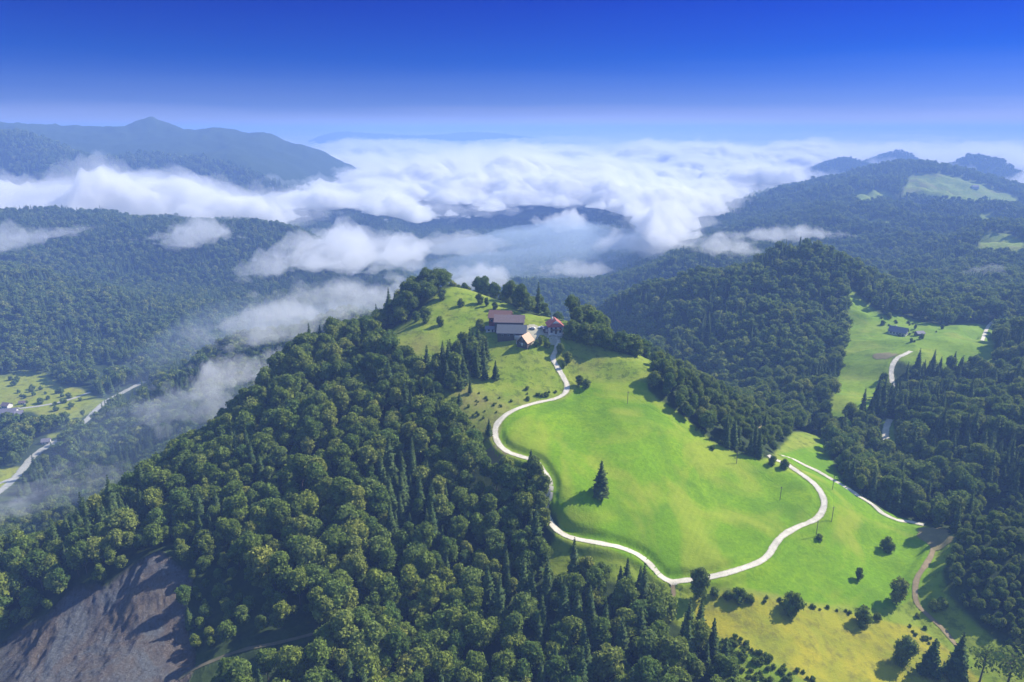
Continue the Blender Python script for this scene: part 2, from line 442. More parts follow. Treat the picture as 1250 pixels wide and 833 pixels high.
class NT:
    """small helper to write node materials"""
    def __init__(self, name):
        self.m = bpy.data.materials.new(name); self.m.use_nodes = True
        self.t = self.m.node_tree; self.t.nodes.clear()
        self.out = self.t.nodes.new("ShaderNodeOutputMaterial")
    def n(self, typ, **kw):
        nd = self.t.nodes.new(typ)
        for k, v in kw.items():
            setattr(nd, k, v)
        return nd
    def l(self, a, b):
        self.t.links.new(a, b)
    def mix(self, fac, a, b, mode='MIX'):
        nd = self.n("ShaderNodeMix", data_type='RGBA', blend_type=mode)
        for i, v in ((0, fac), (6, a), (7, b)):
            if isinstance(v, (int, float)):
                nd.inputs[i].default_value = v
            elif isinstance(v, tuple):
                nd.inputs[i].default_value = (*v, 1)
            else:
                self.l(v, nd.inputs[i])
        return nd.outputs[2]
    def noise(self, scale, detail=4, rough=0.55, vec=None, dim='3D', dist=0.0):
        nd = self.n("ShaderNodeTexNoise", noise_dimensions=dim)
        nd.inputs["Scale"].default_value = scale; nd.inputs["Detail"].default_value = detail
        nd.inputs["Roughness"].default_value = rough; nd.inputs["Distortion"].default_value = dist
        if vec is not None:
            self.l(vec, nd.inputs["Vector"])
        return nd.outputs["Fac"]
    def rng(self, v, a, b, c=0.0, d=1.0):
        nd = self.n("ShaderNodeMapRange")
        self.l(v, nd.inputs[0])
        for i, q in zip((1, 2, 3, 4), (a, b, c, d)):
            nd.inputs[i].default_value = q
        return nd.outputs[0]
    def math(self, op, a, b=0.0):
        nd = self.n("ShaderNodeMath", operation=op)
        for i, v in enumerate((a, b)):
            if isinstance(v, (int, float)):
                nd.inputs[i].default_value = v
            else:
                self.l(v, nd.inputs[i])
        return nd.outputs[0]

def ground_material():
    t = NT("ground")
    pos = t.n("ShaderNodeNewGeometry").outputs["Position"]
    at = t.n("ShaderNodeAttribute", attribute_name="landuse")
    sep = t.n("ShaderNodeSeparateXYZ"); t.l(at.outputs["Vector"], sep.inputs[0])
    grass, lush, dry = sep.outputs
    rock = t.n("ShaderNodeAttribute", attribute_name="rock").outputs["Fac"]
    big = t.noise(0.012, 5, 0.6, pos)
    mid = t.noise(0.055, 6, 0.65, pos, dist=0.6)
    fine = t.noise(0.5, 5, 0.7, pos)
    tuft = t.noise(0.17, 8, 0.75, pos)
    # lush mown meadow
    lushc = t.mix(t.rng(big, 0.38, 0.62), (0.108, 0.228, 0.005), (0.205, 0.318, 0.008))
    lushc = t.mix(t.rng(mid, 0.40, 0.66), lushc, (0.150, 0.285, 0.006))
    # mowing swaths
    mp = t.n("ShaderNodeMapping"); mp.inputs["Rotation"].default_value = (0, 0, R(-32)); t.l(pos, mp.inputs["Vector"])
    wv = t.n("ShaderNodeTexWave"); wv.inputs["Scale"].default_value = 0.085; wv.inputs["Distortion"].default_value = 2.5
    wv.inputs["Detail"].default_value = 2; wv.inputs["Detail Scale"].default_value = 0.3
    t.l(mp.outputs[0], wv.inputs["Vector"])
    lushc = t.mix(t.math('MULTIPLY', wv.outputs["Fac"], 0.0), lushc, (0.235, 0.29, 0.015))
    lushc = t.mix(t.math('MULTIPLY', t.rng(fine, 0.42, 0.62), 0.55), lushc, (0.085, 0.17, 0.006))
    lushc = t.mix(t.math('MULTIPLY', t.rng(t.noise(0.028, 4, 0.7, pos, dist=1.2), 0.48, 0.62), 0.6), lushc, (0.09, 0.185, 0.010))
    lushc = t.mix(t.math('MULTIPLY', t.rng(t.noise(0.020, 3, 0.6, pos, dist=0.8), 0.50, 0.64), 0.7), lushc, (0.26, 0.30, 0.03))
    lushc = t.mix(t.math('MULTIPLY', t.rng(tuft, 0.52, 0.68), 0.35), lushc, (0.07, 0.14, 0.008))
    mp3 = t.n("ShaderNodeMapping"); mp3.inputs["Rotation"].default_value = (0, 0, R(28)); t.l(pos, mp3.inputs["Vector"])
    wv2 = t.n("ShaderNodeTexWave"); wv2.inputs["Scale"].default_value = 0.11; wv2.inputs["Distortion"].default_value = 4.0; wv2.inputs["Detail"].default_value = 3; wv2.inputs["Detail Scale"].default_value = 0.15
    t.l(mp3.outputs[0], wv2.inputs["Vector"])
    lushc = t.mix(t.math('MULTIPLY', t.math('MULTIPLY', wv2.outputs["Fac"], t.rng(t.noise(0.015, 2, 0.5, pos), 0.42, 0.6)), 0.16), lushc, (0.10, 0.19, 0.010))
    # rough pasture
    past = t.mix(t.rng(mid, 0.35, 0.65), (0.145, 0.220, 0.018), (0.235, 0.275, 0.034))
    past = t.mix(t.math('MULTIPLY', t.rng(tuft, 0.5, 0.60), 0.75), past, (0.07, 0.105, 0.015))
    past = t.mix(t.math('MULTIPLY', t.rng(big, 0.55, 0.68), 0.55), past, (0.21, 0.16, 0.07))
    # dry yellow meadow
    dryc = t.mix(t.rng(mid, 0.36, 0.66), (0.33, 0.29, 0.026), (0.21, 0.235, 0.024))
    dryc = t.mix(t.math('MULTIPLY', t.rng(tuft, 0.48, 0.62), 0.65), dryc, (0.13, 0.125, 0.03))
    # woodland floor
    wood = t.mix(t.rng(tuft, 0.4, 0.65), (0.022, 0.038, 0.012), (0.05, 0.075, 0.02))
    # broken rock of the slide
    mp2 = t.n("ShaderNodeMapping"); mp2.inputs["Scale"].default_value = (1, 1, 0.22); mp2.inputs["Rotation"].default_value = (R(10), R(-35), R(20))
    t.l(pos, mp2.inputs["Vector"])
    r1 = t.noise(0.045, 8, 0.62, mp2.outputs[0], dist=1.5)
    r2 = t.noise(0.6, 9, 0.8, mp2.outputs[0])
    r3 = t.noise(0.03, 4, 0.5, pos)
    rc = t.mix(t.rng(r1, 0.42, 0.60), (0.20, 0.165, 0.145), (0.19, 0.20, 0.215))
    rc = t.mix(t.math('MULTIPLY', t.rng(r3, 0.5, 0.62), 0.6), rc, (0.25, 0.19, 0.135))
    rc = t.mix(t.rng(r2, 0.54, 0.74), rc, (0.36, 0.38, 0.41))
    rc = t.mix(t.math('MULTIPLY', t.rng(r2, 0.48, 0.36), 0.8), rc, (0.09, 0.085, 0.085))
    c = t.mix(lush, past, lushc)
    c = t.mix(dry, c, dryc)
    c = t.mix(grass, wood, c)
    c = t.mix(rock, c, rc)
    b = t.n("ShaderNodeBsdfPrincipled")
    t.l(c, b.inputs["Base Color"]); b.inputs["Roughness"].default_value = 0.95
    b.inputs["Specular IOR Level"].default_value = 0.1
    bh = t.math('ADD', t.math('MULTIPLY', tuft, 0.8), t.math('MULTIPLY', t.math('MULTIPLY', r2, rock), 9.0))
    bp = t.n("ShaderNodeBump"); bp.inputs["Strength"].default_value = 0.9; bp.inputs["Distance"].default_value = 1.0
    t.l(bh, bp.inputs["Height"]); t.l(bp.outputs[0], b.inputs["Normal"])
    t.l(b.outputs[0], t.out.inputs["Surface"])
    return t.m
ground_me.materials.append(ground_material())

# ------------------------------------------------------------------ road surfaces
_v = np.empty(len(ground_me.vertices) * 3, np.float32); ground_me.vertices.foreach_get("co", _v)
_v = _v.reshape(-1, 3)
nearmask = np.hypot(_v[:, 0], _v[:, 1]) < 1300
_f = grid_faces(*GX.shape)
_f = _f[(nearmask[_f].all(1)) & (_v[_f[:, 0], 1] > 60)]
_ids = np.unique(_f); _map = np.zeros(len(_v), np.int64); _map[_ids] = np.arange(len(_ids))
_tri = _map[np.concatenate([_f[:, [0, 1, 2]], _f[:, [0, 2, 3]]])]
BVH = BVHTree.FromPolygons(_v[_ids].tolist(), _tri.tolist(), all_triangles=True)

def gz(x, y):
    h = BVH.ray_cast(Vector((x, y, 900)), Vector((0, 0, -1)))
    return h[0].z if h[0] else float(height([x], [y])[0])

def pick(px, py):
    """point of the ground seen towards (px, py) in the survey photograph"""
    u = (416.5 - py) / FPX
    d = Vector(((px - 625) / FPX, CP + u * SP, -SP + u * CP)).normalized()
    h = BVH.ray_cast(Vector((0, 0, CAMZ)), d)
    if h[0] is not None:
        return h[0]
    q = march(px, py, 1250, 5000, 900)
    return Vector(q) if q else None

def obj(name, me, mat=None, parent=None, loc=None):
    o = bpy.data.objects.new(name, me)
    if mat is not None and me is not None and not me.materials:
        me.materials.append(mat)
    COL.objects.link(o)
    if parent is not None:
        o.parent = parent
    if loc is not None:
        o.location = loc
    return o

def tag(o, label=None, cat=None, group=None, kind=None):
    for k, v in (("label", label), ("category", cat), ("group", group), ("kind", kind)):
        if v:
            o[k] = v
    return o

def gravel_material(name, a, b, c):
    t = NT(name)
    pos = t.n("ShaderNodeNewGeometry").outputs["Position"]
    col = t.mix(t.rng(t.noise(0.25, 5, 0.6, pos), 0.35, 0.65), a, b)
    col = t.mix(t.math('MULTIPLY', t.rng(t.noise(3.0, 4, 0.7, pos), 0.45, 0.7), 0.5), col, c)
    uv = t.n("ShaderNodeAttribute", attribute_name="across").outputs["Fac"]
    edge = t.rng(t.math('ADD', uv, t.math('MULTIPLY', t.noise(0.8, 3, 0.6, pos), 0.7)), 1.0, 1.35)
    col = t.mix(t.math('MULTIPLY', edge, 0.7), col, c)
    mid = t.rng(t.math('ADD', uv, t.math('MULTIPLY', t.noise(0.3, 3, 0.6, pos), 0.5)), 0.42, 0.30)
    col = t.mix(t.math('MULTIPLY', mid, 0.5), col, c)
    bs = t.n("ShaderNodeBsdfPrincipled"); t.l(col, bs.inputs["Base Color"])
    bs.inputs["Roughness"].default_value = 0.9; bs.inputs["Specular IOR Level"].default_value = 0.2
    t.l(bs.outputs[0], t.out.inputs["Surface"])
    return t.m
M_GRAVEL = gravel_material("gravel", (0.66, 0.60, 0.50), (0.50, 0.45, 0.37), (0.22, 0.22, 0.12))
M_DIRT = gravel_material("dirt", (0.30, 0.22, 0.13), (0.22, 0.16, 0.09), (0.12, 0.13, 0.04))
M_TRAIL = gravel_material("trail_earth", (0.17, 0.14, 0.09), (0.11, 0.10, 0.06), (0.05, 0.06, 0.02))
M_ASPHALT = gravel_material("pale_asphalt", (0.42, 0.41, 0.37), (0.34, 0.33, 0.30), (0.2, 0.2, 0.14))

def ribbon(name, w, P, mat):
    T = np.gradient(P[:, :2], axis=0); T /= np.linalg.norm(T, axis=1)[:, None] + 1e-9
    N = np.stack([-T[:, 1], T[:, 0]], 1)
    fr = np.array([-1, -0.6, -0.2, 0.2, 0.6, 1.0])
    wob = 1 + 0.16 * gnoise(P[:, 0] / 7, P[:, 1] / 7, 77) + 0.14 * gnoise(P[:, 0] / 2.6, P[:, 1] / 2.6, 78)
    V = []
    for i in range(len(P)):
        for f in fr:
            x = P[i, 0] + N[i, 0] * f * w / 2 * wob[i]; y = P[i, 1] + N[i, 1] * f * w / 2 * wob[i]
            z = gz(x, y) + 0.24 - 0.05 * abs(f)
            V.append((x, y, z))
    me = mesh_from(name, V, grid_faces(len(P), len(fr)))
    at = me.attributes.new("across", 'FLOAT', 'POINT')
    at.data.foreach_set("value", np.tile(np.abs(fr), len(P)).astype(np.float32))
    # faces up
    o = obj(name, me, mat); o["kind"] = "structure"
    return o
ROADNAMES = {"main": ("gravel_road", M_GRAVEL), "lower": ("gravel_road", M_GRAVEL), "spur": ("dirt_track", M_DIRT), "farm_track": ("dirt_track", M_DIRT), "forest_trail": ("dirt_track", M_TRAIL),
  "valley_lane": ("gravel_road", M_GRAVEL), "valley_lane_low": ("gravel_road", M_GRAVEL), "valley_lane_far": ("gravel_road", M_GRAVEL), "valley_road": ("valley_road", M_ASPHALT),
  "valley_side_road": ("valley_road", M_ASPHALT), "valley_exit": ("valley_road", M_ASPHALT)}
for nm, (w, P) in LINES.items():
    if len(P) > 3:
        ribbon(ROADNAMES[nm][0], w, P, ROADNAMES[nm][1])

def patch(name, poly, mat, step=1.5, lift=0.22):
    """ground-hugging sheet (yard, ploughed field) whose outline is surveyed by sight lines"""
    W = [pick(*p) for p in poly]
    W = [(p.x, p.y) for p in W if p]
    xs = [p[0] for p in W]; ys = [p[1] for p in W]
    nx = int((max(xs) - min(xs)) / step) + 2; ny = int((max(ys) - min(ys)) / step) + 2
    X, Y = np.meshgrid(min(xs) + np.arange(nx) * step, min(ys) + np.arange(ny) * step)
    ins = in_poly(X.ravel() + 1.2 * gnoise(X.ravel() / 5, Y.ravel() / 5, 5), Y.ravel() + 1.2 * gnoise(X.ravel() / 5, Y.ravel() / 5, 6), W)
    Z = np.array([gz(a, b) + lift for a, b in zip(X.ravel(), Y.ravel())])
    f = grid_faces(ny, nx); f = f[ins[f].any(1)]
    ids = np.unique(f); mp = np.zeros(nx * ny, int); mp[ids] = np.arange(len(ids))
    me = mesh_from(name, np.stack([X.ravel(), Y.ravel(), Z], 1)[ids], mp[f])
    o = obj(name, me, mat); o["kind"] = "structure"
    return W
YARD = [(640,400),(650,397),(660,399),(672,405),(690,406),(686,412),(682,418),(674,419),(668,411),(658,408),(652,418),(641,422),(630,420),(636,410)]
yard_w = patch("gravel_yard", YARD, M_GRAVEL)
patch("bare_field", [(1066,434),(1080,431),(1096,433),(1084,438),(1068,438)], M_DIRT, 2.0, 0.3)
patch("bare_field", [(925,512),(932,513),(933,524),(927,525)], M_DIRT, 1.5, 0.3)
patch("bare_field", [(1122,645),(1150,645),(1160,660),(1146,672),(1136,668),(1124,655)], M_DIRT, 1.5, 0.25)
patch("bare_field", [(590,553),(606,545),(618,556),(628,562),(612,568),(596,566)], M_DIRT, 1.5, 0.10)

# ------------------------------------------------------------------ trees
def leaf_material(name, cols, trans=0.42):
    t = NT(name)
    oi = t.n("ShaderNodeObjectInfo")
    rmp = t.n("ShaderNodeValToRGB"); e = rmp.color_ramp
    while len(e.elements) < len(cols):
        e.elements.new(0.5)
    for i, (el, c) in enumerate(zip(e.elements, cols)):
        el.position = i / (len(cols) - 1); el.color = (*c, 1)
    t.l(oi.outputs["Random"], rmp.inputs[0])
    tc = t.n("ShaderNodeTexCoord")
    nz = t.noise(0.6, 3, 0.6, tc.outputs["Object"])
    col = t.mix(t.math('MULTIPLY', t.rng(nz, 0.35, 0.65), 0.5), rmp.outputs[0], (0.13, 0.16, 0.03))
    geo = t.n("ShaderNodeNewGeometry").outputs["Random Per Island"]
    hs = t.n("ShaderNodeHueSaturation"); t.l(col, hs.inputs["Color"]); t.l(t.rng(geo, 0, 1, 0.65, 1.45), hs.inputs["Value"])
    d = t.n("ShaderNodeBsdfDiffuse"); tr = t.n("ShaderNodeBsdfTranslucent")
    t.l(hs.outputs[0], d.inputs["Color"])
    tcl = t.mix(0.6, hs.outputs[0], (0.16, 0.22, 0.02)); t.l(tcl, tr.inputs["Color"])
    ms = t.n("ShaderNodeMixShader"); ms.inputs[0].default_value = trans
    t.l(d.outputs[0], ms.inputs[1]); t.l(tr.outputs[0], ms.inputs[2])
    t.l(ms.outputs[0], t.out.inputs["Surface"])
    return t.m
M_LEAF = leaf_material("broad_leaves", [(0.072, 0.132, 0.030), (0.170, 0.230, 0.040), (0.092, 0.172, 0.045), (0.250, 0.290, 0.050), (0.100, 0.165, 0.036), (0.185, 0.250, 0.065), (0.300, 0.315, 0.065)])
M_BUSH = leaf_material("bush_leaves", [(0.09, 0.16, 0.035), (0.15, 0.21, 0.04), (0.11, 0.19, 0.045), (0.19, 0.23, 0.055)])
M_NEEDLE = leaf_material("needles", [(0.028, 0.060, 0.026), (0.046, 0.085, 0.034), (0.066, 0.105, 0.040)], 0.15)
def simple_material(name, c1, c2, scale=1.0, rough=0.9):
    t = NT(name)
    tc = t.n("ShaderNodeTexCoord")
    col = t.mix(t.rng(t.noise(scale, 5, 0.65, tc.outputs["Object"]), 0.35, 0.65), c1, c2)
    b = t.n("ShaderNodeBsdfPrincipled"); t.l(col, b.inputs["Base Color"]); b.inputs["Roughness"].default_value = rough
    b.inputs["Specular IOR Level"].default_value = 0.25
    t.l(b.outputs[0], t.out.inputs["Surface"])
    return t.m
M_BARK = simple_material("bark", (0.10, 0.075, 0.05), (0.17, 0.14, 0.11), 2.0)

def ico():
    import bmesh
    bm = bmesh.new(); bmesh.ops.create_icosphere(bm, subdivisions=1, radius=1.0)
    v = np.array([a.co[:] for a in bm.verts]); f = np.array([[b.index for b in a.verts] for a in bm.faces]); bm.free()
    return v, f
ICO_V, ICO_F = ico()

def leaf_tris(C, Nn, size, rg):
    """one small triangle per centre, roughly facing Nn"""
    n = len(C)
    r = rg.normal(size=(n, 3)); nn = Nn + 0.65 * r
    nn /= np.linalg.norm(nn, axis=1)[:, None]
    a = np.cross(nn, rg.normal(size=(n, 3))); a /= np.linalg.norm(a, axis=1)[:, None] + 1e-9
    b = np.cross(nn, a)
    s = (size * rg.uniform(0.6, 1.35, n))[:, None]
    v = np.stack([C + a * s * 0.9, C - a * s * 0.5 + b * s * 0.75, C - a * s * 0.5 - b * s * 0.75], 1).reshape(-1, 3)
    return v

def broad_crown(seed, h=16.0, rad_=5.0, nl=1700, size=0.62, lobes=16, base=0.28, shape=1.0):
    rg = np.random.default_rng(seed)
    V = []; F = []; off = 0
    zc = h * (base + 1) / 2; hz = h * (1 - base) / 2
    L = []
    for k in range(lobes):
        t = rg.uniform(0, 1) ** 0.75
        zz = -0.75 + 1.55 * t
        rr = rad_ * math.sqrt(max(0.05, 1 - (zz * 0.92) ** 2)) * rg.uniform(0.35, 0.78) * (1 - 0.18 * shape * max(0, zz))
        a = k * 2.39996 + rg.uniform(-0.5, 0.5)
        L.append((rr * math.cos(a), rr * math.sin(a), zc + zz * hz * 0.82, rad_ * rg.uniform(0.30, 0.50)))
    L.append((rg.uniform(-.6, .6), rg.uniform(-.6, .6), zc + hz * 0.72, rad_ * 0.42))
    L.append((0, 0, zc, rad_ * 0.62)); L.append((0.2, 0, zc - hz * 0.45, rad_ * 0.55))
    L = np.array(L)
    for (x, y, z, r) in L:
        v = ICO_V * r * 0.80 * rg.uniform(0.82, 1.12, (len(ICO_V), 1)) * np.array([1, 1, 0.95]) + (x, y, z)
        V.append(v); F.append(ICO_F + off); off += len(v)
    w = L[:, 3] ** 2; pick_ = rg.choice(len(L), nl, p=w / w.sum())
    d = rg.normal(size=(nl, 3)); d[:, 2] += 0.35; d /= np.linalg.norm(d, axis=1)[:, None]
    c = L[pick_, :3] + d * (L[pick_, 3] * rg.uniform(0.78, 1.14, nl))[:, None]
    v = leaf_tris(c, d, size, rg); V.append(v); F.append(np.arange(len(v)).reshape(-1, 3) + off)
    return mesh_from("leaf_crown", np.vstack(V), np.vstack(F), smooth=False)

def conifer_crown(seed, h=20.0, rad_=3.6, levels=22, per=9, size=0.5, slim=1.0):
    rg = np.random.default_rng(seed)
    V = []; F = []; off = 0
    C = []; N_ = []
    for i in range(levels):
        t = i / (levels - 1)
        z0 = h * (0.10 + 0.88 * t)
        R_ = rad_ * (1 - t) ** 0.82 * rg.uniform(0.85, 1.12) + 0.15
        m = max(4, int(per * (0.5 + 0.6 * (1 - t))))
        a0 = rg.uniform(0, 6.28)
        for k in range(m):
            a = a0 + 6.283 * k / m + rg.uniform(-0.2, 0.2)
            R1 = R_ * rg.uniform(0.72, 1.15)
            ca, sa = math.cos(a), math.sin(a)
            wd = 0.34 * R1 + 0.16
            droop = 0.30 * R1
            p0 = np.array([0, 0, z0 + 0.12 * R1]); tip = np.array([ca * R1, sa * R1, z0 - droop])
            l_ = np.array([ca * R1 * 0.62 - sa * wd, sa * R1 * 0.62 + ca * wd, z0 - droop * 0.75])
            r_ = np.array([ca * R1 * 0.62 + sa * wd, sa * R1 * 0.62 - ca * wd, z0 - droop * 0.75])
            md = np.array([ca * R1 * 0.6, sa * R1 * 0.6, z0 - droop * 0.12])
            V.append(np.array([p0, l_, tip, r_, md])); F.append(np.array([[0, 1, 4], [1, 2, 4], [2, 3, 4], [3, 0, 4]]) + off); off += 5
            q = max(2, int(R1 * 2.6))
            for s in rg.uniform(0.35, 1.0, q):
                C.append((ca * R1 * s + rg.normal() * 0.25 * wd, sa * R1 * s + rg.normal() * 0.25 * wd, z0 - droop * s + 0.1)); N_.append((ca * 0.5, sa * 0.5, 0.8))
    if size > 0:
        v = leaf_tris(np.array(C), np.array(N_), size, rg); V.append(v); F.append(np.arange(len(v)).reshape(-1, 3) + off)
    # inner mass
        off += len(v)
    n = 8
    cone = [(math.cos(6.283 * k / n) * rad_ * 0.52, math.sin(6.283 * k / n) * rad_ * 0.52, h * 0.12) for k in range(n)] + [(0, 0, h * 0.97)]
    V.append(np.array(cone)); F.append(np.array([[k, (k + 1) % n, n] for k in range(n)]) + off)
    return mesh_from("needle_crown", np.vstack(V), np.vstack(F), smooth=False)

def trunk_mesh(h, r, seed=0, limbs=5):
    rg = np.random.default_rng(seed); V = []; F = []; off = 0
    def tube(p, q, r0, r1, n=7, seg=4):
        nonlocal off
        p = np.array(p, float); q = np.array(q, float); d = (q - p) / np.linalg.norm(q - p)
        a = np.cross(d, [0.3, 0.9, 0.1]); a /= np.linalg.norm(a); b = np.cross(d, a)
        for s in range(seg + 1):
            t = s / seg; c = p + (q - p) * t; rr = r0 + (r1 - r0) * t
            if 0 < s < seg: c = c + rg.normal(size=3) * rr * 0.25
            for k in range(n):
                V.append(c + (a * math.cos(6.283 * k / n) + b * math.sin(6.283 * k / n)) * rr)
        for s in range(seg):
            for k in range(n):
                F.append((off + s * n + k, off + s * n + (k + 1) % n, off + (s + 1) * n + (k + 1) % n, off + (s + 1) * n + k))
        off += (seg + 1) * n
    tube((0, 0, -0.8), (0, 0, h), r, r * 0.25)
    for i in range(limbs):
        z = h * rg.uniform(0.35, 0.85); a = rg.uniform(0, 6.28); l = h * rg.uniform(0.16, 0.28)
        tube((0, 0, z), (math.cos(a) * l, math.sin(a) * l, z + l * 0.8), r * 0.35, r * 0.08, 5, 3)
    return mesh_from("trunk", V, F)

BROAD = [broad_crown(100 + i, h=[14, 16, 18, 13, 16, 15, 17, 12][i], rad_=[4.6, 5.2, 4.8, 5.0, 4.0, 5.8, 4.9, 3.8][i], shape=[1, 1, 1.5, .6, 1.8, .8, 1.6, 1][i], base=[.22, .26, .3, .2, .2, .24, .3, .1][i],
         lobes=[18, 14, 22, 12, 20, 24, 16, 10][i], size=[.62, .7, .55, .66, .55, .62, .7, .5][i]) for i in range(8)]
CONIF = [conifer_crown(200 + i, h=[20, 23, 18, 21][i], rad_=[3.7, 3.9, 3.8, 3.1][i]) for i in range(4)]
BROAD_FAR = [broad_crown(300 + i, h=[15, 17, 18][i], rad_=[5.4, 5.8, 5.2][i], nl=330, size=1.25, lobes=9) for i in range(3)]
CONIF_FAR = [conifer_crown(400 + i, h=[20, 23][i], rad_=[3.6, 3.8][i], levels=9, per=6, size=0.0) for i in range(2)]
TR_B = trunk_mesh(11, 0.32, 1); TR_C = trunk_mesh(17, 0.26, 2, 0)
for m_ in BROAD + BROAD_FAR: m_.materials.append(M_LEAF)
for m_ in CONIF + CONIF_FAR: m_.materials.append(M_NEEDLE)
for m_ in (TR_B, TR_C): m_.materials.append(M_BARK)

# where trees can stand: jittered grid over the wooded ground, kept where a sight line from around the camera may reach it
def candidates():
    out = []
    for (y0, y1, s) in ((110, 700, 6.3), (700, 1500, 8.0), (1500, 2300, 9.5), (2300, 3500, 13.0)):
        xmax = y1 * 0.86
        xs = np.arange(-xmax, xmax, s); ys = np.arange(y0, y1, s)
        X, Y = np.meshgrid(xs, ys)
        X = X + rng.uniform(-0.46, 0.46, X.shape) * s; Y = Y + rng.uniform(-0.46, 0.46, Y.shape) * s
        X = X.ravel(); Y = Y.ravel()
        k = (np.abs(X) < Y * 0.84 + 40) & (Y >= y0) & (Y < y1)
        out.append(np.stack([X[k], Y[k], np.full(k.sum(), s)], 1))
    X, Y = np.meshgrid(np.arange(120, 420, 4.3), np.arange(150, 420, 4.3))
    X = (X + rng.uniform(-1.9, 1.9, X.shape)).ravel(); Y = (Y + rng.uniform(-1.9, 1.9, Y.shape)).ravel()
    out.append(np.stack([X, Y, np.full(len(X), 4.3)], 1))
    for (bx, by) in ((2523, 4600), (2400, 4650), (2560, 3900), (2670, 3850), (2012, 4250), (1890, 4200)):
        X = rng.uniform(-330, 330, 1700); Y = rng.uniform(-330, 330, 1700)
        out.append(np.stack([bx + X, by + Y, np.full(1700, 9.0)], 1))
    return np.vstack(out)

CA = candidates()
# bilinear height out of the ground grid, and the sight-line horizon
SL = (GZ + 3.0 - CAMZ) / np.maximum(GR, 5)
HORZ = np.maximum.accumulate(SL, axis=0)
def grid_lookup(x, y, A):
    r = np.hypot(x, y); a = np.arctan2(x, y)
    i = np.clip(np.interp(r, rad, np.arange(len(rad))), 0, len(rad) - 1.001)
    j = np.clip(np.interp(a, ang, np.arange(len(ang))), 0, len(ang) - 1.001)
    i0 = i.astype(int); j0 = j.astype(int); fi = i - i0; fj = j - j0
    return (A[i0, j0] * (1 - fi) * (1 - fj) + A[i0 + 1, j0] * fi * (1 - fj) + A[i0, j0 + 1] * (1 - fi) * fj + A[i0 + 1, j0 + 1] * fi * fj)
cz = grid_lookup(CA[:, 0], CA[:, 1], GZ)
rr_ = np.hypot(CA[:, 0], CA[:, 1])
hz_ = grid_lookup(np.maximum(CA[:, 0] * (1 - 12 / rr_), -1e9), CA[:, 1] * (1 - 12 / rr_), HORZ)
vis = (cz + 24 - CAMZ) / rr_ > hz_
CA = CA[vis]; cz = cz[vis]
LOWWOOD = [(1158,668),(1178,645),(1210,625),(1260,600),(1400,600),(1400,900),(1260,833),(1232,795),(1195,762),(1165,735),(1152,700)]
_px, _py, _ = project(CA[:, 0], CA[:, 1], cz)
_low = in_poly(_px, _py, LOWWOOD) & (CA[:, 1] < 420)
kk_ = np.where(CA[:, 2] < 5, _low, ~_low)
CA = CA[kk_]; cz = cz[kk_]
a_, g_, d_, v_, l_, f_, r_k = zones(CA[:, 0], CA[:, 1], cz)
rdist, _, rw_ = road_dist(CA[:, 0], CA[:, 1])
px_, py_, _ = project(CA[:, 0], CA[:, 1], cz)
# nothing tall stands right in front of a road or a house
rl_ = np.hypot(CA[:, 0], CA[:, 1]); clear = np.ones(len(CA), bool)
for push in (7, 14, 21, 28, 35):
    qx = CA[:, 0] * (1 + push / rl_); qy = CA[:, 1] * (1 + push / rl_)
    dd, _, ww = road_dist(qx, qy)
    hid = (dd < ww / 2 + 2.5) & ((push < 15) | (CA[:, 1] > 500))
    hid &= ~((px_ > 640) & (px_ < 680) & (py_ > 560) & (py_ < 660)) & ~((px_ > 60) & (px_ < 100) & (py_ > 500) & (py_ < 560))
    clear &= ~hid
for (hx, hy, hr) in ((10, 506, 26), (26, 505, 20), (57, 540, 14)):
    hp = march(hx, hy, 480, 1100)
    for push in (0, 15, 30):
        clear &= np.hypot(CA[:, 0] * (1 + push / rl_) - hp[0], CA[:, 1] * (1 + push / rl_) - hp[1]) > hr
keep = ~(a_ | v_ | l_ | f_ | r_k) & (rdist > rw_ / 2 + 3.0) & clear
keep &= ~((CA[:, 1] > 2850) & (CA[:, 0] < -500))
keep &= ~((cz < CAMZ - 322) & (fbm(CA[:, 0] / 60, CA[:, 1] / 60, 2, 9) > 0.15) & (CA[:, 1] < 1000))
SHRUBBY = [(238,700),(300,712),(350,735),(395,762),(385,790),(300,810),(240,825),(232,760)]
shr = in_poly(px_, py_, SHRUBBY) & (CA[:, 1] < 330)
CA = CA[keep]; cz = cz[keep]; px_ = px_[keep]; py_ = py_[keep]; shr = shr[keep]
n = len(CA)
cn = fbm(CA[:, 0] / 70, CA[:, 1] / 70, 3, 55) + rng.normal(0, 0.15, n)
thr = np.full(n, 0.22)
thr[in_poly(px_, py_, [(1020,430),(1250,420),(1250,600),(1140,640),(1060,600),(1020,540)])] = 0.14
thr[(px_ < 620) & (CA[:, 1] > 700)] = 0.2
thr[(px_ > 480) & (px_ < 980) & (CA[:, 1] > 385) & (CA[:, 1] < 680)] = 0.62
thr[shr] = 0.6
isc = cn > thr
sc_ = rng.uniform(0.58, 1.28, n) * np.where(CA[:, 2] > 9, CA[:, 2] / 9.0, 1.0) * (1 + 0.18 * fbm(CA[:, 0] / 40, CA[:, 1] / 40, 2, 91))
sc_ = np.where(shr, sc_ * 0.6, sc_)
low = CA[:, 2] < 5
sc_ = np.where(low, rng.uniform(0.30, 0.54, n), sc_)
isc &= ~low | (rng.uniform(0, 1, n) < 0.01)
rim = np.zeros(n, bool)
for dx, dy in ((12, 4), (-10, 6), (0, -13), (9, -9), (-8, -8), (5, 12)):
    qx, qy = CA[:, 0] + dx, CA[:, 1] + dy
    qpx, qpy, _ = project(qx, qy, cz)
    rim |= in_poly(qpx, qpy, SCAR) & (qy < 330)
sc_ = np.where(rim, sc_ * 0.75, sc_)
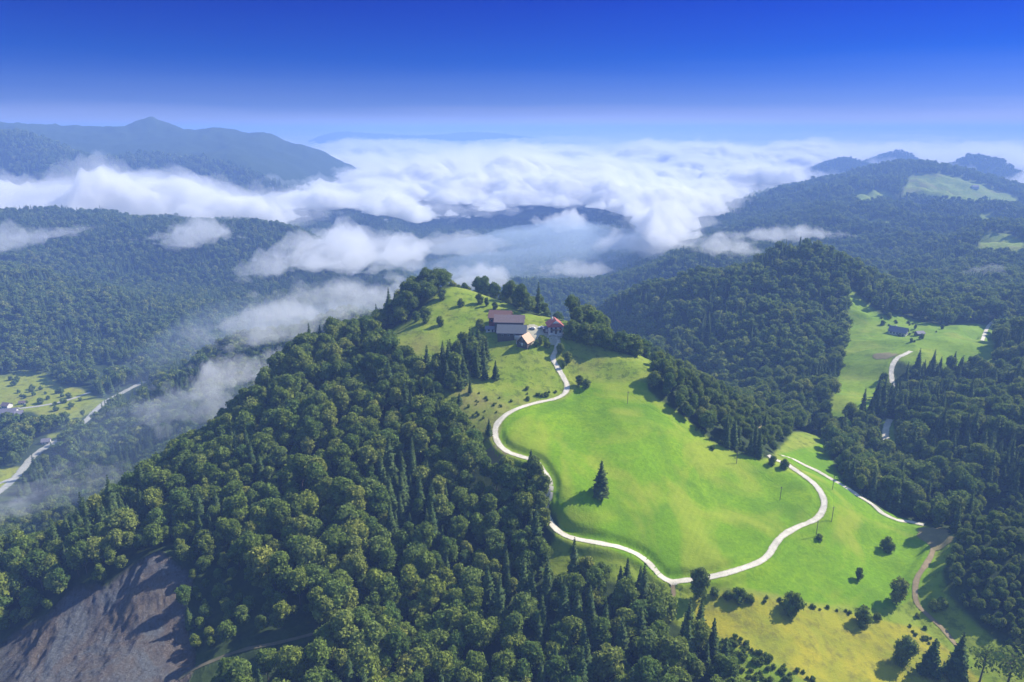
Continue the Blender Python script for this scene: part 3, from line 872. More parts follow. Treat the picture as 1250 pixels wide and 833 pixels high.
belt = in_poly(px_, py_, [(780,425),(820,432),(900,470),(970,530),(940,560),(900,560),(830,520),(790,480)]) & (CA[:, 1] < 520)
sc_ = np.where(belt, sc_ * 0.72, sc_)
# young growth at the wood's edge
rot_ = rng.uniform(0, 6.283, n)
far_ = CA[:, 1] > 640
idx_ = np.where(isc, np.where(far_, 15 + rng.integers(0, 2, n), 8 + rng.integers(0, 4, n)), np.where(far_, 12 + rng.integers(0, 3, n), rng.integers(0, 8, n)))
print("trees", n, "conifers", isc.sum())

PROTO_ME = BROAD + CONIF + BROAD_FAR + CONIF_FAR
forms = bpy.data.collections.new("tree_forms")
for k, m_ in enumerate(PROTO_ME):
    forms.objects.link(bpy.data.objects.new("tree_form_%02d" % k, m_))

def wood_object(name, P, sc, rot, idx, label, cat):
    me = bpy.data.meshes.new(name); me.vertices.add(len(P)); me.vertices.foreach_set("co", P.astype(np.float32).ravel())
    for nm, tp, arr, key in (("tsc", 'FLOAT', sc, "value"), ("trot", 'FLOAT', rot, "value"), ("tidx", 'INT', idx, "value")):
        at = me.attributes.new(nm, tp, 'POINT'); at.data.foreach_set(key, arr.astype(np.float32 if tp == 'FLOAT' else np.int32))
    o = obj(name, me)
    ng = bpy.data.node_groups.new(name, 'GeometryNodeTree')
    ng.interface.new_socket("Geometry", in_out='INPUT', socket_type='NodeSocketGeometry')
    ng.interface.new_socket("Geometry", in_out='OUTPUT', socket_type='NodeSocketGeometry')
    N = ng.nodes.new; Lk = ng.links.new
    gi = N("NodeGroupInput"); go = N("NodeGroupOutput"); iop = N("GeometryNodeInstanceOnPoints")
    ci = N("GeometryNodeCollectionInfo"); ci.inputs["Collection"].default_value = forms
    ci.inputs["Separate Children"].default_value = True; ci.inputs["Reset Children"].default_value = True
    def attr(nm, tp):
        a = N("GeometryNodeInputNamedAttribute"); a.data_type = tp; a.inputs["Name"].default_value = nm
        return a.outputs["Attribute"]
    iop.inputs["Pick Instance"].default_value = True
    Lk(gi.outputs[0], iop.inputs["Points"]); Lk(ci.outputs[0], iop.inputs["Instance"])
    Lk(attr("tidx", 'INT'), iop.inputs["Instance Index"]); Lk(attr("tsc", 'FLOAT'), iop.inputs["Scale"])
    cx = N("ShaderNodeCombineXYZ"); Lk(attr("trot", 'FLOAT'), cx.inputs[2]); Lk(cx.outputs[0], iop.inputs["Rotation"])
    Lk(iop.outputs[0], go.inputs[0])
    md = o.modifiers.new("trees", 'NODES'); md.node_group = ng
    return tag(o, label, cat, None, "stuff")

# the trees that show largest stand as single trees
px2, py2, f2 = project(CA[:, 0], CA[:, 1], cz + 12)
inframe = (px2 > 4) & (px2 < 1246) & (py2 > 4) & (py2 < 826)
size2 = np.where(inframe & ~shr, sc_ / f2, 0)
single = np.zeros(n, bool)
for kind, cap in ((False, 285), (True, 150)):
    m = np.where(isc == kind)[0]
    single[m[np.argsort(-size2[m])[:cap]]] = True
def where_label(px, py):
    if px > 1100: return "on the dark wooded slope at the right edge"
    if px > 640: return "in the woods just below the white road junction"
    if px > 380: return "in the dense foreground woods left of the lowest road bend"
    if py > 700 and px < 240: return "at the rim of the bare rock slide"
    return "on the shaded near slope above the rock slide"
def plant(kind, variant, x, y, z, s, rz, label, group=None, cat="tree", zs=1.0):
    nm = "spruce_tree" if kind else "broadleaf_tree"
    root = bpy.data.objects.new(nm, None); root.empty_display_size = 1; COL.objects.link(root)
    root.location = (x, y, z); root.rotation_euler = (0, 0, rz); root.scale = (s, s, s * zs)
    tag(root, label, cat, group)
    obj("crown", (CONIF if kind else BROAD)[variant], None, root)
    obj("trunk", TR_C if kind else TR_B, None, root)
    return root
for i in np.where(single)[0]:
    w_ = where_label(px2[i], py2[i])
    plant(bool(isc[i]), int(idx_[i]) - (8 if isc[i] else 0), CA[i, 0], CA[i, 1], cz[i] - 0.2, float(sc_[i]), float(rot_[i]),
          ("dark pointed spruce crown " if isc[i] else "rounded leafy green tree crown ") + w_, ("spruces " if isc[i] else "broadleaf trees ") + w_)
q = ~single
wood_object("forest", np.column_stack([CA[q, 0], CA[q, 1], cz[q] - 0.2]), sc_[q], rot_[q], idx_[q], "dense mixed woodland of broadleaf trees and spruces covering the hills around the meadows", "forest")

# ------------------------------------------------------------------ haze and clouds
def box_mesh(name, lo, hi):
    v = [(x, y, z) for z in (lo[2], hi[2]) for y in (lo[1], hi[1]) for x in (lo[0], hi[0])]
    f = [(0, 2, 3, 1), (4, 5, 7, 6), (0, 1, 5, 4), (2, 6, 7, 3), (0, 4, 6, 2), (1, 3, 7, 5)]
    return mesh_from(name, v, f, smooth=False)

def volume_material(name, color, density, aniso=0.0):
    t = NT(name)
    v = t.n("ShaderNodeVolumePrincipled")
    v.inputs["Color"].default_value = (*color, 1); v.inputs["Density"].default_value = density
    v.inputs["Anisotropy"].default_value = aniso
    t.l(v.outputs[0], t.out.inputs["Volume"])
    return t.m

print("highest ground", float(GZ.max()) - CAMZ)
haze = obj("haze", box_mesh("haze", (-61000, -45000, float(GZ.min()) - 1.5), (61000, 61000, max(CAMZ, float(GZ.max())) + 6)), volume_material("haze", HAZE_COLOR, HAZE_DENSITY, 0.0))
haze["kind"] = "stuff"

M_CLOUD = volume_material("cloud_volume", (1, 1, 1), 0.022, 0.1)
M_MIST = volume_material("mist_volume", (1, 1, 1), 0.011, 0.1)
def cloud_mesh(name, X, Y, T, Z0, up=1.0, down=0.35):
    """closed cloud body: thickness field T over the grid, lumpy top, softer underside"""
    nr, nc = X.shape
    top = np.stack([X, Y, Z0 + T * up], -1).reshape(-1, 3)
    bot = np.stack([X, Y, Z0 - T * down - 0.01], -1).reshape(-1, 3)
    f = grid_faces(nr, nc)
    on = (T.ravel() > 0)[f].any(1)
    f = f[on]
    F = np.vstack([f, f[:, ::-1] + nr * nc])
    V = np.vstack([top, bot])
    # skirt
    e = np.vstack([f[:, [0, 1]], f[:, [1, 2]], f[:, [2, 3]], f[:, [3, 0]]])
    key = np.sort(e, 1); kk = key[:, 0] * (nr * nc) + key[:, 1]
    u, inv, cnt = np.unique(kk, return_inverse=True, return_counts=True)
    b = e[cnt[inv] == 1]
    F = np.vstack([F, np.stack([b[:, 1], b[:, 0], b[:, 0] + nr * nc, b[:, 1] + nr * nc], 1)])
    ids = np.unique(F); mp = np.zeros(len(V), np.int64); mp[ids] = np.arange(len(ids))
    return mesh_from(name, V[ids], mp[F])

# the sea of clouds
ca_ = np.radians(np.linspace(-50, 50, 1000))
cr_ = np.exp(np.linspace(math.log(1650), math.log(58000), 820))
CR, CAg = np.meshgrid(cr_, ca_, indexing="ij")
CX = CR * np.sin(CAg); CY = CR * np.cos(CAg)
CZ0 = CAMZ - 275 + 40 * fbm(CX / 900, CY / 900, 3, 61) + 30 * sstep(2500, 5500, CR) + 125 * sstep(7000, 20000, CR) + 30 * sstep(6000, 20000, CR) * fbm(CX / 5000, CY / 5000, 3, 69)
cpx, cpy, _ = project(CX, CY, CZ0 + 30)
# front edge of the cloud sea, read along the picture
EX = [-200, 0, 60, 150, 230, 330, 400, 480, 520, 560, 600, 640, 700, 760, 800, 850, 900, 950, 1010, 1100, 1250, 1500]
EY = [272, 270, 270, 274, 274, 278, 262, 276, 270, 264, 262, 262, 260, 270, 292, 280, 258, 240, 218, 208, 218, 228]
edge = np.interp(cpx, EX, EY)
def billow(x, y, s, seed):
    return 1 - np.abs(gnoise(x / s, y / s, seed))
wx = CX + 60 * gnoise(CX / 210, CY / 210, 71); wy = CY + 60 * gnoise(CX / 210 + 9, CY / 210, 72)
puff = billow(wx, wy, 480, 65) * 0.50 + billow(wx + 3, wy, 210, 66) * 0.30 + 0.21 * billow(wx, wy + 7, 95, 67) + 0.13 * billow(wx, wy, 42, 73) - 0.72
big = fbm(CX / 1500, CY / 1500, 4, 68)
vbig = fbm(CX / 5200, CY / 5200, 3, 74)
cov = 0.36 + 2.1 * big + 0.5 * fbm(CX / 330, CY / 330, 3, 75)
cov = np.where(CR > 6000, np.maximum(cov * 0.7 + 1.9 * vbig + 0.35 * fbm(CX / 1100, CY / 1100, 4, 76) + 0.28, 0.0), cov)
win_line = np.interp(cpx, [-200, 0, 60, 90, 150, 230, 300, 345, 380, 420, 450], [226, 224, 216, 204, 199, 206, 204, 196, 190, 178, 150])
def sea_body(shift, soft, amp, dens_seed):
    fr = np.clip((edge + shift - cpy + 22 * fbm(CX / 230, CY / 230, 5, 63 + dens_seed, 0.6)) / soft, -0.5, 1)
    wn_ = np.clip((cpy + shift * 0.5 - win_line + 9 * fbm(CX / 420, CY / 420, 4, 64 + dens_seed)) / (soft * 0.5), -0.5, 1)
    wn_ = np.where(CR > 9000, 1.0, wn_)
    T = cov * 0.55 + puff * 1.5 + 0.12 + (np.minimum(fr, wn_) - 1) * 1.15
    return np.clip(T, 0, 1.9) * amp
amp = 115 * (1 - 0.15 * sstep(3500, 9000, CR))
sea = obj("cloud_sea", cloud_mesh("cloud_sea", CX, CY, sea_body(0, 26, amp, 0), CZ0), volume_material("cloud_volume", (1, 1, 1), 0.034, 0.15))
tag(sea, "broad white sea of low clouds filling the valleys out to the horizon", "clouds", None, "stuff")
nearm = cr_ < 9000
def cut(a): return a[nearm][::2, ::2]
Tf = sea_body(16, 34, 1.25 * amp, 20) + 0
veil = obj("cloud_veil", cloud_mesh("cloud_veil", cut(CX), cut(CY), cut(Tf), cut(CZ0) + 12), volume_material("veil_volume", (1, 1, 1), 0.0035, 0.15))
tag(veil, "thin ragged veil of mist along the edges of the cloud sea", "mist", None, "stuff")

def wisp(px, py, D, hw, dep, th, dens, seed, label, tilt=0.0, thr=0.62, freq=1.0, name="cloud"):
    """one drifting cloud: hw half width in metres, dep half depth"""
    x0, y0, z0 = unproj(px, py, D)
    n = 130
    U, Vv = np.meshgrid(np.linspace(-1.5, 1.5, n), np.linspace(-1.5, 1.5, n))
    a = R(tilt)
    X = x0 + U * hw * math.cos(a) - Vv * dep * math.sin(a); Y = y0 + U * hw * math.sin(a) + Vv * dep * math.cos(a)
    g = np.exp(-(U ** 2 + Vv ** 2) * 1.4)
    s = min(hw, dep) * 0.75 / freq
    nz = fbm(X / s + seed, Y / s, 5, 80 + seed, 0.58)
    bl = 1 - np.abs(gnoise(X / (s * 0.45) + seed, Y / (s * 0.45), 90 + seed))
    T = np.clip(g * 1.35 + nz * 1.25 + (bl - 0.75) * 0.55 - thr, 0, 2) * th * np.clip((1.45 - np.maximum(np.abs(U), np.abs(Vv))) * 4, 0, 1)
    Z = z0 + th * 0.35 * fbm(X / (s * 1.7), Y / (s * 1.7), 3, 99 + seed)
    o = obj(name, cloud_mesh(name, X, Y, T, Z, 1.0, 0.55), volume_material("cloud_puff_volume", (1, 1, 1), dens, 0.15))
    return tag(o, label, "cloud" if name == "cloud" else "mist", None, "thing" if name == "cloud" else "stuff")
WISPS = [(425, 308, 1650, 210, 300, 75, 0.010, 1, "large white cloud hanging before the ridge left of the hilltop", 8, .62, 1),
 (330, 328, 1450, 85, 130, 40, 0.008, 2, "small cloud scrap left of the large hanging cloud", 0, .68, 1),
 (236, 288, 1600, 110, 160, 50, 0.010, 3, "white cloud spilling over the wooded left ridge", 0, .64, 1),
 (12, 296, 1450, 80, 130, 36, 0.009, 4, "small white cloud at the left edge above the woods", 0, .64, 1),
 (80, 284, 1500, 60, 90, 20, 0.007, 5, "faint cloud scrap on the left ridge near the left edge", 0, .7, 1),
 (585, 342, 1350, 95, 120, 32, 0.010, 6, "white cloud in the valley right behind the hilltop pasture", 5, .64, 1),
 (690, 272, 2400, 130, 170, 55, 0.010, 7, "small bright cloud floating over the middle of the misty valley", 0, .66, 1),
 (705, 330, 1700, 110, 160, 34, 0.006, 8, "faint cloud low in the misty valley right of the farm", 0, .66, 1),
 (790, 300, 1900, 150, 200, 60, 0.008, 19, "bright cloud tongue rolling down left of the right ridge", 0, .6, 1),
 (885, 303, 1150, 75, 90, 26, 0.009, 9, "white cloud patch over the woods at the left end of the long streak", 0, .66, 1.2),
 (955, 288, 1300, 140, 60, 24, 0.009, 10, "long thin cloud streak across the right wooded slope", 10, .58, 1.3),
 (235, 500, 475, 60, 40, 16, 0.011, 11, "torn white mist over the dark valley slope left of the ridge", 20, .64, 1.3),
 (300, 458, 505, 75, 45, 18, 0.016, 12, "thin mist trail rising right of the torn mist", 35, .64, 1.4),
 (335, 400, 650, 95, 65, 30, 0.010, 13, "ragged cloud rising behind the left flank of the main hill", 30, .62, 1.2),
 (425, 368, 800, 150, 75, 32, 0.009, 14, "faint cloud strip behind the woods just left of the hilltop", 25, .62, 1.2),
 (65, 600, 470, 70, 50, 12, 0.007, 15, "smoky bluish mist in the bottom of the left valley beside the road", 25, .55, 1.2),
 (5, 625, 470, 22, 26, 9, 0.014, 16, "small bright mist puff on the valley road at the left edge", 0, .6, 1),
 (560, 300, 2100, 190, 260, 40, 0.004, 17, "pale mist patch over the far wooded valley left of centre", 0, .6, 1),
 (1215, 335, 1050, 60, 60, 14, 0.004, 18, "faint mist scrap on the slope at the right edge", 0, .66, 1)]
for w_ in WISPS:
    wisp(*w_[:9], tilt=w_[9], thr=w_[10], freq=w_[11])
def mist_lens(x, y, z, rx, ry, th, dens, label):
    U, Vv = np.meshgrid(np.linspace(-1, 1, 60), np.linspace(-1, 1, 60))
    g = np.clip(1 - (U ** 2 + Vv ** 2), 0, 1) ** 2
    X = x + U * rx; Y = y + Vv * ry
    T = g * th * (0.75 + 0.7 * fbm(X / 300, Y / 300, 3, 5)) * (g > 0)
    o = obj("valley_mist", cloud_mesh("valley_mist", X, Y, np.clip(T, 0, 1e9), np.full_like(X, z), 1.0, 0.2), volume_material("valley_mist_volume", (0.72, 0.85, 1.0), dens, 0.2))
    tag(o, label, "mist", None, "stuff")
mist_lens(330, 2100, CAMZ - 395, 900, 1050, 130, 0.0024, "pale bluish mist filling the middle valley behind the farm")
mist_lens(-380, 950, CAMZ - 350, 300, 650, 100, 0.0009, "thin bluish mist in the left valley behind the main hill")
mist_lens(-255, 495, CAMZ - 232, 130, 150, 30, 0.0022, "thin bluish mist on the shaded slope just left of the main ridge")

# ------------------------------------------------------------------ single trees, shrubs and groves of the open hill
BUSH = [broad_crown(500 + i, h=4.4, rad_=2.5, nl=800, size=0.36, lobes=10, base=-0.1) for i in range(3)]
BROADL = [broad_crown(540 + i, h=[13, 15, 14, 12, 16, 13][i], rad_=[5.0, 5.2, 5.4, 5.6, 4.2, 5.4][i], nl=1800, base=-0.14, lobes=18) for i in range(6)]
for m_ in BUSH: m_.materials.append(M_BUSH)
for m_ in BROADL: m_.materials.append(M_LEAF)
BARE = [broad_crown(520, h=9.0, rad_=2.8, nl=330, size=0.34, lobes=12, base=0.25)]
# the thin-leaved trees keep only their loose leaves, so the limbs show
import bmesh
bm = bmesh.new(); bm.from_mesh(BARE[0]); 
bmesh.ops.delete(bm, geom=[v for v in bm.verts if len(v.link_faces) > 1], context='VERTS'); bm.to_mesh(BARE[0]); bm.free()
BARE[0].materials.append(M_LEAF)
TR_THIN = trunk_mesh(8.4, 0.2, 9, 14); TR_THIN.materials.append(M_BARK)
TR_BUSH = trunk_mesh(3.0, 0.14, 12, 5); TR_BUSH.materials.append(M_BARK)
FULLH = {"spruce": [m.vertices for m in CONIF]}
def mesh_h(m):
    z = np.empty(len(m.vertices) * 3, np.float32); m.vertices.foreach_get("co", z); return float(z[2::3].max())
def lone(px, py, hpx, kind, var, label, group=None, wide=1.0):
    p = pick(px, py)
    if p is None:
        return None
    _, _, f = project(p.x, p.y, p.z)
    dep = math.atan2(CAMZ - p.z, p.y)
    hm = hpx * float(f) / FPX / max(0.5, math.cos(dep))
    crown, trunk, nm, cat = {"spruce": (CONIF[var % 4], TR_C, "spruce_tree", "tree"), "broad": (BROADL[var % 6], TR_B, "broadleaf_tree", "tree"),
        "bush": (BUSH[var % 3], TR_BUSH, "bush", "bush"), "thin": (BARE[0], TR_THIN, "thin_tree", "tree")}[kind]
    if kind in ('broad', 'bush'): hm *= 0.8
    if kind == 'bush' and hpx > 25: hm *= 0.85
    s = hm / mesh_h(crown)
    root = bpy.data.objects.new(nm, None); COL.objects.link(root)
    root.location = (p.x, p.y, p.z - 0.15); root.rotation_euler = (0, 0, (px * 7.3 + py) % 6.28); root.scale = (s * wide, s * wide, s)
    tag(root, label, cat, group)
    obj("crown", crown, None, root); obj("trunk", trunk, None, root)
    return root

lone(733, 605, 41, "spruce", 2, "lone dark spruce standing in the middle of the bright green meadow", wide=1.25)
lone(852, 731, 45, "broad", 4, "dark dense tree right beside the white road junction", wide=1.0)
lone(967, 748, 36, "bush", 0, "large round bush on the hedge line between green and yellow meadow", wide=0.85)
lone(1094, 738, 38, "broad", 4, "tall dark tree at the right end of the hedge line beside the dirt track")
lone(1052, 762, 30, "bush", 1, "ragged bush on the hedge line left of the tall dark tree", wide=0.8)
lone(1070, 756, 10, "bush", 2, "tiny bush between the ragged bush and the tall dark tree")
lone(1083, 672, 20, "broad", 3, "small round tree in the lower green meadow nearest the dirt track")
lone(1048, 708, 18, "broad", 4, "slender small tree in the lower green meadow above the ragged bush")
lone(1103, 812, 40, "broad", 0, "loose crowned tree at the leftmost of the five along the yellow meadow bottom", wide=0.8)
lone(1134, 822, 38, "spruce", 2, "small dark spruce second from the left along the yellow meadow bottom", wide=1.3)
lone(1165, 826, 48, "spruce", 0, "taller dark spruce in the middle of the five along the yellow meadow bottom", wide=1.25)
lone(1196, 832, 42, "thin", 0, "thin almost bare tree right of the taller spruce")
lone(1228, 842, 46, "thin", 0, "thin half bare tree in the bottom right corner", wide=1.2)
for (a, b, h, v, t) in [(902, 733, 19, 0, "bushy shrub on the hedge line right of the road junction, widest of that clump"), (888, 731, 12, 1, "low shrub on the hedge line just left of the widest one"),
      (916, 735, 11, 2, "low shrub on the hedge line just right of the widest one"), (872, 727, 12, 1, "small shrub close to the dark tree by the road junction"),
      (1140, 745, 16, 0, "shrub on the right bank of the dirt track"), (1150, 742, 14, 2, "second shrub on the right bank of the dirt track, farther from it"),
      (1000, 659, 9, 1, "tiny shrub at the foot of the pole inside the road bend"), (870, 549, 7, 2, "tiny shrub on the brown meadow edge below the tree belt"),
      (1203, 760, 12, 0, "low shrub in the shade beside the lower right woods")]:
    lone(a, b, h, "bush", v, t)
lone(707, 471, 17, "broad", 4, "left one of two small trees standing together above the bright meadow", wide=1.3)
lone(716, 474, 15, "broad", 2, "right one of two small trees standing together above the bright meadow", wide=1.2)
lone(943, 568, 15, "broad", 0, "left one of two dark trees beside the upper road end")
lone(957, 572, 15, "broad", 3, "right one of two dark trees beside the upper road end")
for (a, b, h, v, t) in [(684, 432, 17, 2, "rounded tree right of the road just below the farmhouse"), (693, 442, 17, 0, "tree right of the road, farther down the slope from the farmhouse"), (688, 450, 11, 4, "small tree at the inner road bend below the farmhouse"),
      (660, 420, 14, 1, "light green tree on the grass between the small hut and the road"), (668, 424, 12, 3, "lower light green tree between the small hut and the road"), (654, 423, 10, 5, "small tree close to the small dark hut"),
      (586, 404, 19, 2, "dark tree at the left end of the barns"), (563, 374, 13, 3, "small tree alone on the hilltop pasture"), (540, 365, 18, 0, "tree on the left rim of the hilltop pasture"),
      (519, 394, 26, 1, "tall leafy tree on the left pasture rim below the hilltop"), (537, 398, 16, 2, "smaller leafy tree on the pasture right of the tall one"), (508, 392, 16, 0, "leafy tree left of the tall one on the pasture rim"),
      (585, 371, 17, 0, "tree at the right rim of the hilltop pasture"), (594, 374, 14, 4, "tree farther down the right rim of the hilltop pasture"), (604, 378, 13, 2, "small tree at the right rim of the hilltop pasture above the barns"),
      (1085, 389, 10, 0, "small tree in the valley meadow left of the grey roofed farm"), (1077, 397, 8, 3, "tiny tree in the valley meadow below the woods"), (1150, 402, 8, 1, "small tree alone in the valley meadow right of the grey roofed farm"),
      (1125, 414, 9, 2, "small tree beside the shed of the valley farm"), (1117, 402, 8, 4, "tree behind the grey roofed valley farmhouse"), (1112, 418, 7, 0, "tree in front of the grey roofed valley farmhouse"),
      (1090, 378, 20, 4, "tall tree at the upper edge of the valley meadow"), (1078, 466, 15, 3, "round tree at the right edge of the lower valley meadow")]:
    lone(a, b, h, "broad", v, t)
lone(1027, 542, 42, "spruce", 0, "tall dark spruce at the front corner of the valley meadow", wide=0.9)
lone(605, 463, 23, "spruce", 2, "small pointed spruce rightmost below the barns", wide=1.1)
lone(592, 463, 28, "spruce", 0, "pointed spruce left of the rightmost one below the barns")
lone(582, 461, 30, "spruce", 1, "pointed spruce third from the right below the barns")
lone(574, 480, 20, "spruce", 3, "slim spruce at the lower tip of the grove below the barns")
lone(561, 494, 15, "spruce", 2, "tiny dark spruce alone on the rough slope under the grove", wide=1.3)
lone(597, 531, 20, "spruce", 2, "small dark spruce beside the upper road curve", wide=1.1)
lone(648, 577, 28, "spruce", 2, "dark spruce on the inner side of the upper road curve", wide=1.1)
for (a, b, h, k, v, t) in [(641, 582, 22, "broad", 1, "rounded tree left of the dark spruce at the upper road curve"), (658, 588, 26, "broad", 4, "leafy tree right of the dark spruce at the upper road curve"),
      (664, 600, 26, "broad", 2, "leafy tree hiding the inner edge of the road above its left bend"), (654, 604, 30, "broad", 0, "broad leafy tree at the woods corner beside the left road bend"),
      (660, 622, 28, "broad", 5, "leafy tree close left of the narrowest stretch of road"), (664, 640, 24, "broad", 3, "leafy tree at the woods edge where the road turns right"),
      (700, 705, 46, "spruce", 1, "tall dark spruce under the road at the upper tip of the bottom woods"), (716, 704, 30, "broad", 1, "leafy tree right of the tall spruce under the road"),
      (735, 712, 30, "broad", 2, "second leafy tree right of the tall spruce under the road"), (780, 728, 34, "spruce", 0, "dark spruce left of the road junction among leafy trees"), (795, 738, 30, "broad", 3, "leafy tree just below the road junction")]:
    lone(a, b, h, k, v, t)
GROVE = [(522,462,40),(531,466,36),(538,470,30),(546,474,34),(552,478,32),(560,474,36),(566,468,34),(556,464,44),(548,458,42),(541,452,36),(533,455,30),(563,456,40),(570,450,42),(577,446,46),
         (584,442,44),(574,440,40),(566,438,42),(590,450,36),(582,455,34),(559,446,38),(550,448,34),(594,440,30),(588,432,30),(578,430,30)]
for k, (a, b, h) in enumerate(GROVE):
    sp = k % 3 != 1
    lone(a, b, h, "spruce" if sp else "broad", k, "tall dark spruce inside the grove on the slope below the barns" if sp else "leafy tree inside the grove on the slope below the barns",
         "spruces in the grove below the barns" if sp else "leafy trees in the grove below the barns", wide=1.15 if sp else 1.0)
# rough shrubs scattered over pastures and the weedy bank
rs = np.random.default_rng(5)
def scatter(poly, k, hmin, hmax, label, group):
    xs = [p[0] for p in poly]; ys = [p[1] for p in poly]; c = 0; t = 0
    while c < k and t < 4000:
        t += 1
        a = rs.uniform(min(xs), max(xs)); b = rs.uniform(min(ys), max(ys))
        if in_poly(np.array([a]), np.array([b]), poly)[0]:
            p = pick(a, b)
            if p is None or road_dist([p.x], [p.y])[0][0] < 4: continue
            if lone(a, b, rs.uniform(hmin, hmax), "bush", int(rs.integers(0, 3)), label, group) is not None: c += 1
scatter([(862,778),(884,770),(930,797),(985,822),(1000,832),(900,832)], 90, 4, 8, "low weedy green bush on the bank at the lower end of the yellow meadow", "weedy bushes on the bank")
scatter([(545,490),(560,520),(600,510),(625,490),(600,475)], 26, 2.5, 5, "tiny bush on the rough pasture left of the upper road curve", "bushes on the rough pasture")
scatter([(600,520),(560,520),(585,552),(600,552)], 14, 3, 7, "small bush on the slope between the woods and the upper road curve", "bushes above the woods")
scatter([(1100,748),(1120,752),(1150,790),(1120,790)], 14, 3, 6, "low green bush beside the dirt track below the hedge line", "bushes beside the dirt track")
scatter([(880,722),(1080,752),(1080,757),(880,729)], 34, 3, 6, "low growth along the hedge line between green and yellow meadow", "growth along the hedge line")
scatter([(642,470),(672,480),(690,476),(660,488),(640,492)], 14, 3, 7, "dark low bush on the bank above the upper road", "bushes on the bank above the road")
scatter([(840,520),(870,540),(905,557),(930,560),(925,550),(868,528)], 22, 3, 7, "low bush along the brown meadow edge under the tree belt", "bushes along the brown meadow edge")
scatter([(672,566),(690,600),(690,640),(676,630),(662,590)], 0, 3, 7, "x", "x")
scatter([(5,455),(70,475),(100,490),(80,505),(20,495)], 30, 4, 9, "dark bush scattered over the pale field in the left valley", "bushes in the left valley field")
scatter([(1060,385),(1110,395),(1150,402),(1120,420),(1090,412),(1070,400)], 20, 2.5, 5, "small bush around the grey roofed valley farm", "bushes around the valley farm")

# ------------------------------------------------------------------ buildings
def rough(name, c1, c2, scale=0.8, stretch=(1, 1, 1), rough_=0.8, band=None):
    t = NT(name)
    tc = t.n("ShaderNodeTexCoord"); mp = t.n("ShaderNodeMapping"); mp.inputs["Scale"].default_value = stretch
    t.l(tc.outputs["Object"], mp.inputs["Vector"])
    col = t.mix(t.rng(t.noise(scale, 6, 0.7, mp.outputs[0]), 0.35, 0.65), c1, c2)
    if band:
        wv = t.n("ShaderNodeTexWave"); wv.inputs["Scale"].default_value = band; t.l(mp.outputs[0], wv.inputs["Vector"])
        col = t.mix(t.math('MULTIPLY', wv.outputs["Fac"], 0.35), col, (c1[0] * 0.4, c1[1] * 0.4, c1[2] * 0.4))
    b = t.n("ShaderNodeBsdfPrincipled"); t.l(col, b.inputs["Base Color"]); b.inputs["Roughness"].default_value = rough_
    t.l(b.outputs[0], t.out.inputs["Surface"])
    return t.m
M_WHITE = rough("white_render", (0.50, 0.48, 0.44), (0.66, 0.64, 0.60))
M_WOOD = rough("dark_timber", (0.07, 0.055, 0.045), (0.13, 0.105, 0.085), 1.5, (6, 6, 0.5), band=1.2)
M_REDWOOD = rough("red_boards", (0.26, 0.05, 0.04), (0.36, 0.08, 0.06), 1.5, (6, 6, 0.5), band=1.2)
M_SLATE = rough("slate_roof", (0.07, 0.085, 0.105), (0.115, 0.13, 0.155), 1.0, (1, 4, 4))
M_PINK = rough("weathered_roof", (0.15, 0.105, 0.10), (0.22, 0.16, 0.15), 0.8, (1, 4, 4))
M_BROWNROOF = rough("brown_roof", (0.17, 0.085, 0.065), (0.24, 0.13, 0.10), 0.8, (1, 4, 4))
M_RED = rough("red_tiles", (0.28, 0.06, 0.05), (0.42, 0.13, 0.10), 1.2, (1, 5, 5))
M_PEACH = rough("pale_terracotta_roof", (0.45, 0.28, 0.18), (0.58, 0.39, 0.27), 0.8, (1, 4, 4))
M_GREYROOF = rough("grey_roof", (0.14, 0.13, 0.17), (0.24, 0.22, 0.26), 0.8, (1, 4, 4))
def glass():
    t = NT("window_glass"); b = t.n("ShaderNodeBsdfPrincipled")
    b.inputs["Base Color"].default_value = (0.03, 0.04, 0.05, 1); b.inputs["Roughness"].default_value = 0.12
    t.l(b.outputs[0], t.out.inputs["Surface"]); return t.m
M_GLASS = glass()
M_METAL = rough("pale_car_paint", (0.62, 0.65, 0.68), (0.66, 0.69, 0.72), rough_=0.3)

def boxv(lo, hi):
    v = np.array([(x, y, z) for z in (lo[2], hi[2]) for y in (lo[1], hi[1]) for x in (lo[0], hi[0])], float)
    f = np.array([(0, 2, 3, 1), (4, 5, 7, 6), (0, 1, 5, 4), (2, 6, 7, 3), (0, 4, 6, 2), (1, 3, 7, 5)])
    return v, f
def boxes(name, lst, mat, parent):
    V = []; F = []; off = 0
    for lo, hi in lst:
        v, f = boxv(lo, hi); V.append(v); F.append(f + off); off += 8
    return obj(name, mesh_from(name, np.vstack(V), np.vstack(F), False), mat, parent)
def gable_body(L, W, H, RH, z0=-3.0):
    """walls with gables; ridge along x"""
    a, b = L / 2, W / 2
    V = [(-a, -b, z0), (a, -b, z0), (a, b, z0), (-a, b, z0), (-a, -b, H), (a, -b, H), (a, b, H), (-a, b, H), (-a, 0, H + RH), (a, 0, H + RH)]
    me = bpy.data.meshes.new("wall")
    me.from_pydata(V, [], [(0, 1, 5, 4), (2, 3, 7, 6), (1, 2, 6, 9, 5), (3, 0, 4, 8, 7), (4, 5, 9, 8), (6, 7, 8, 9)])
    return me
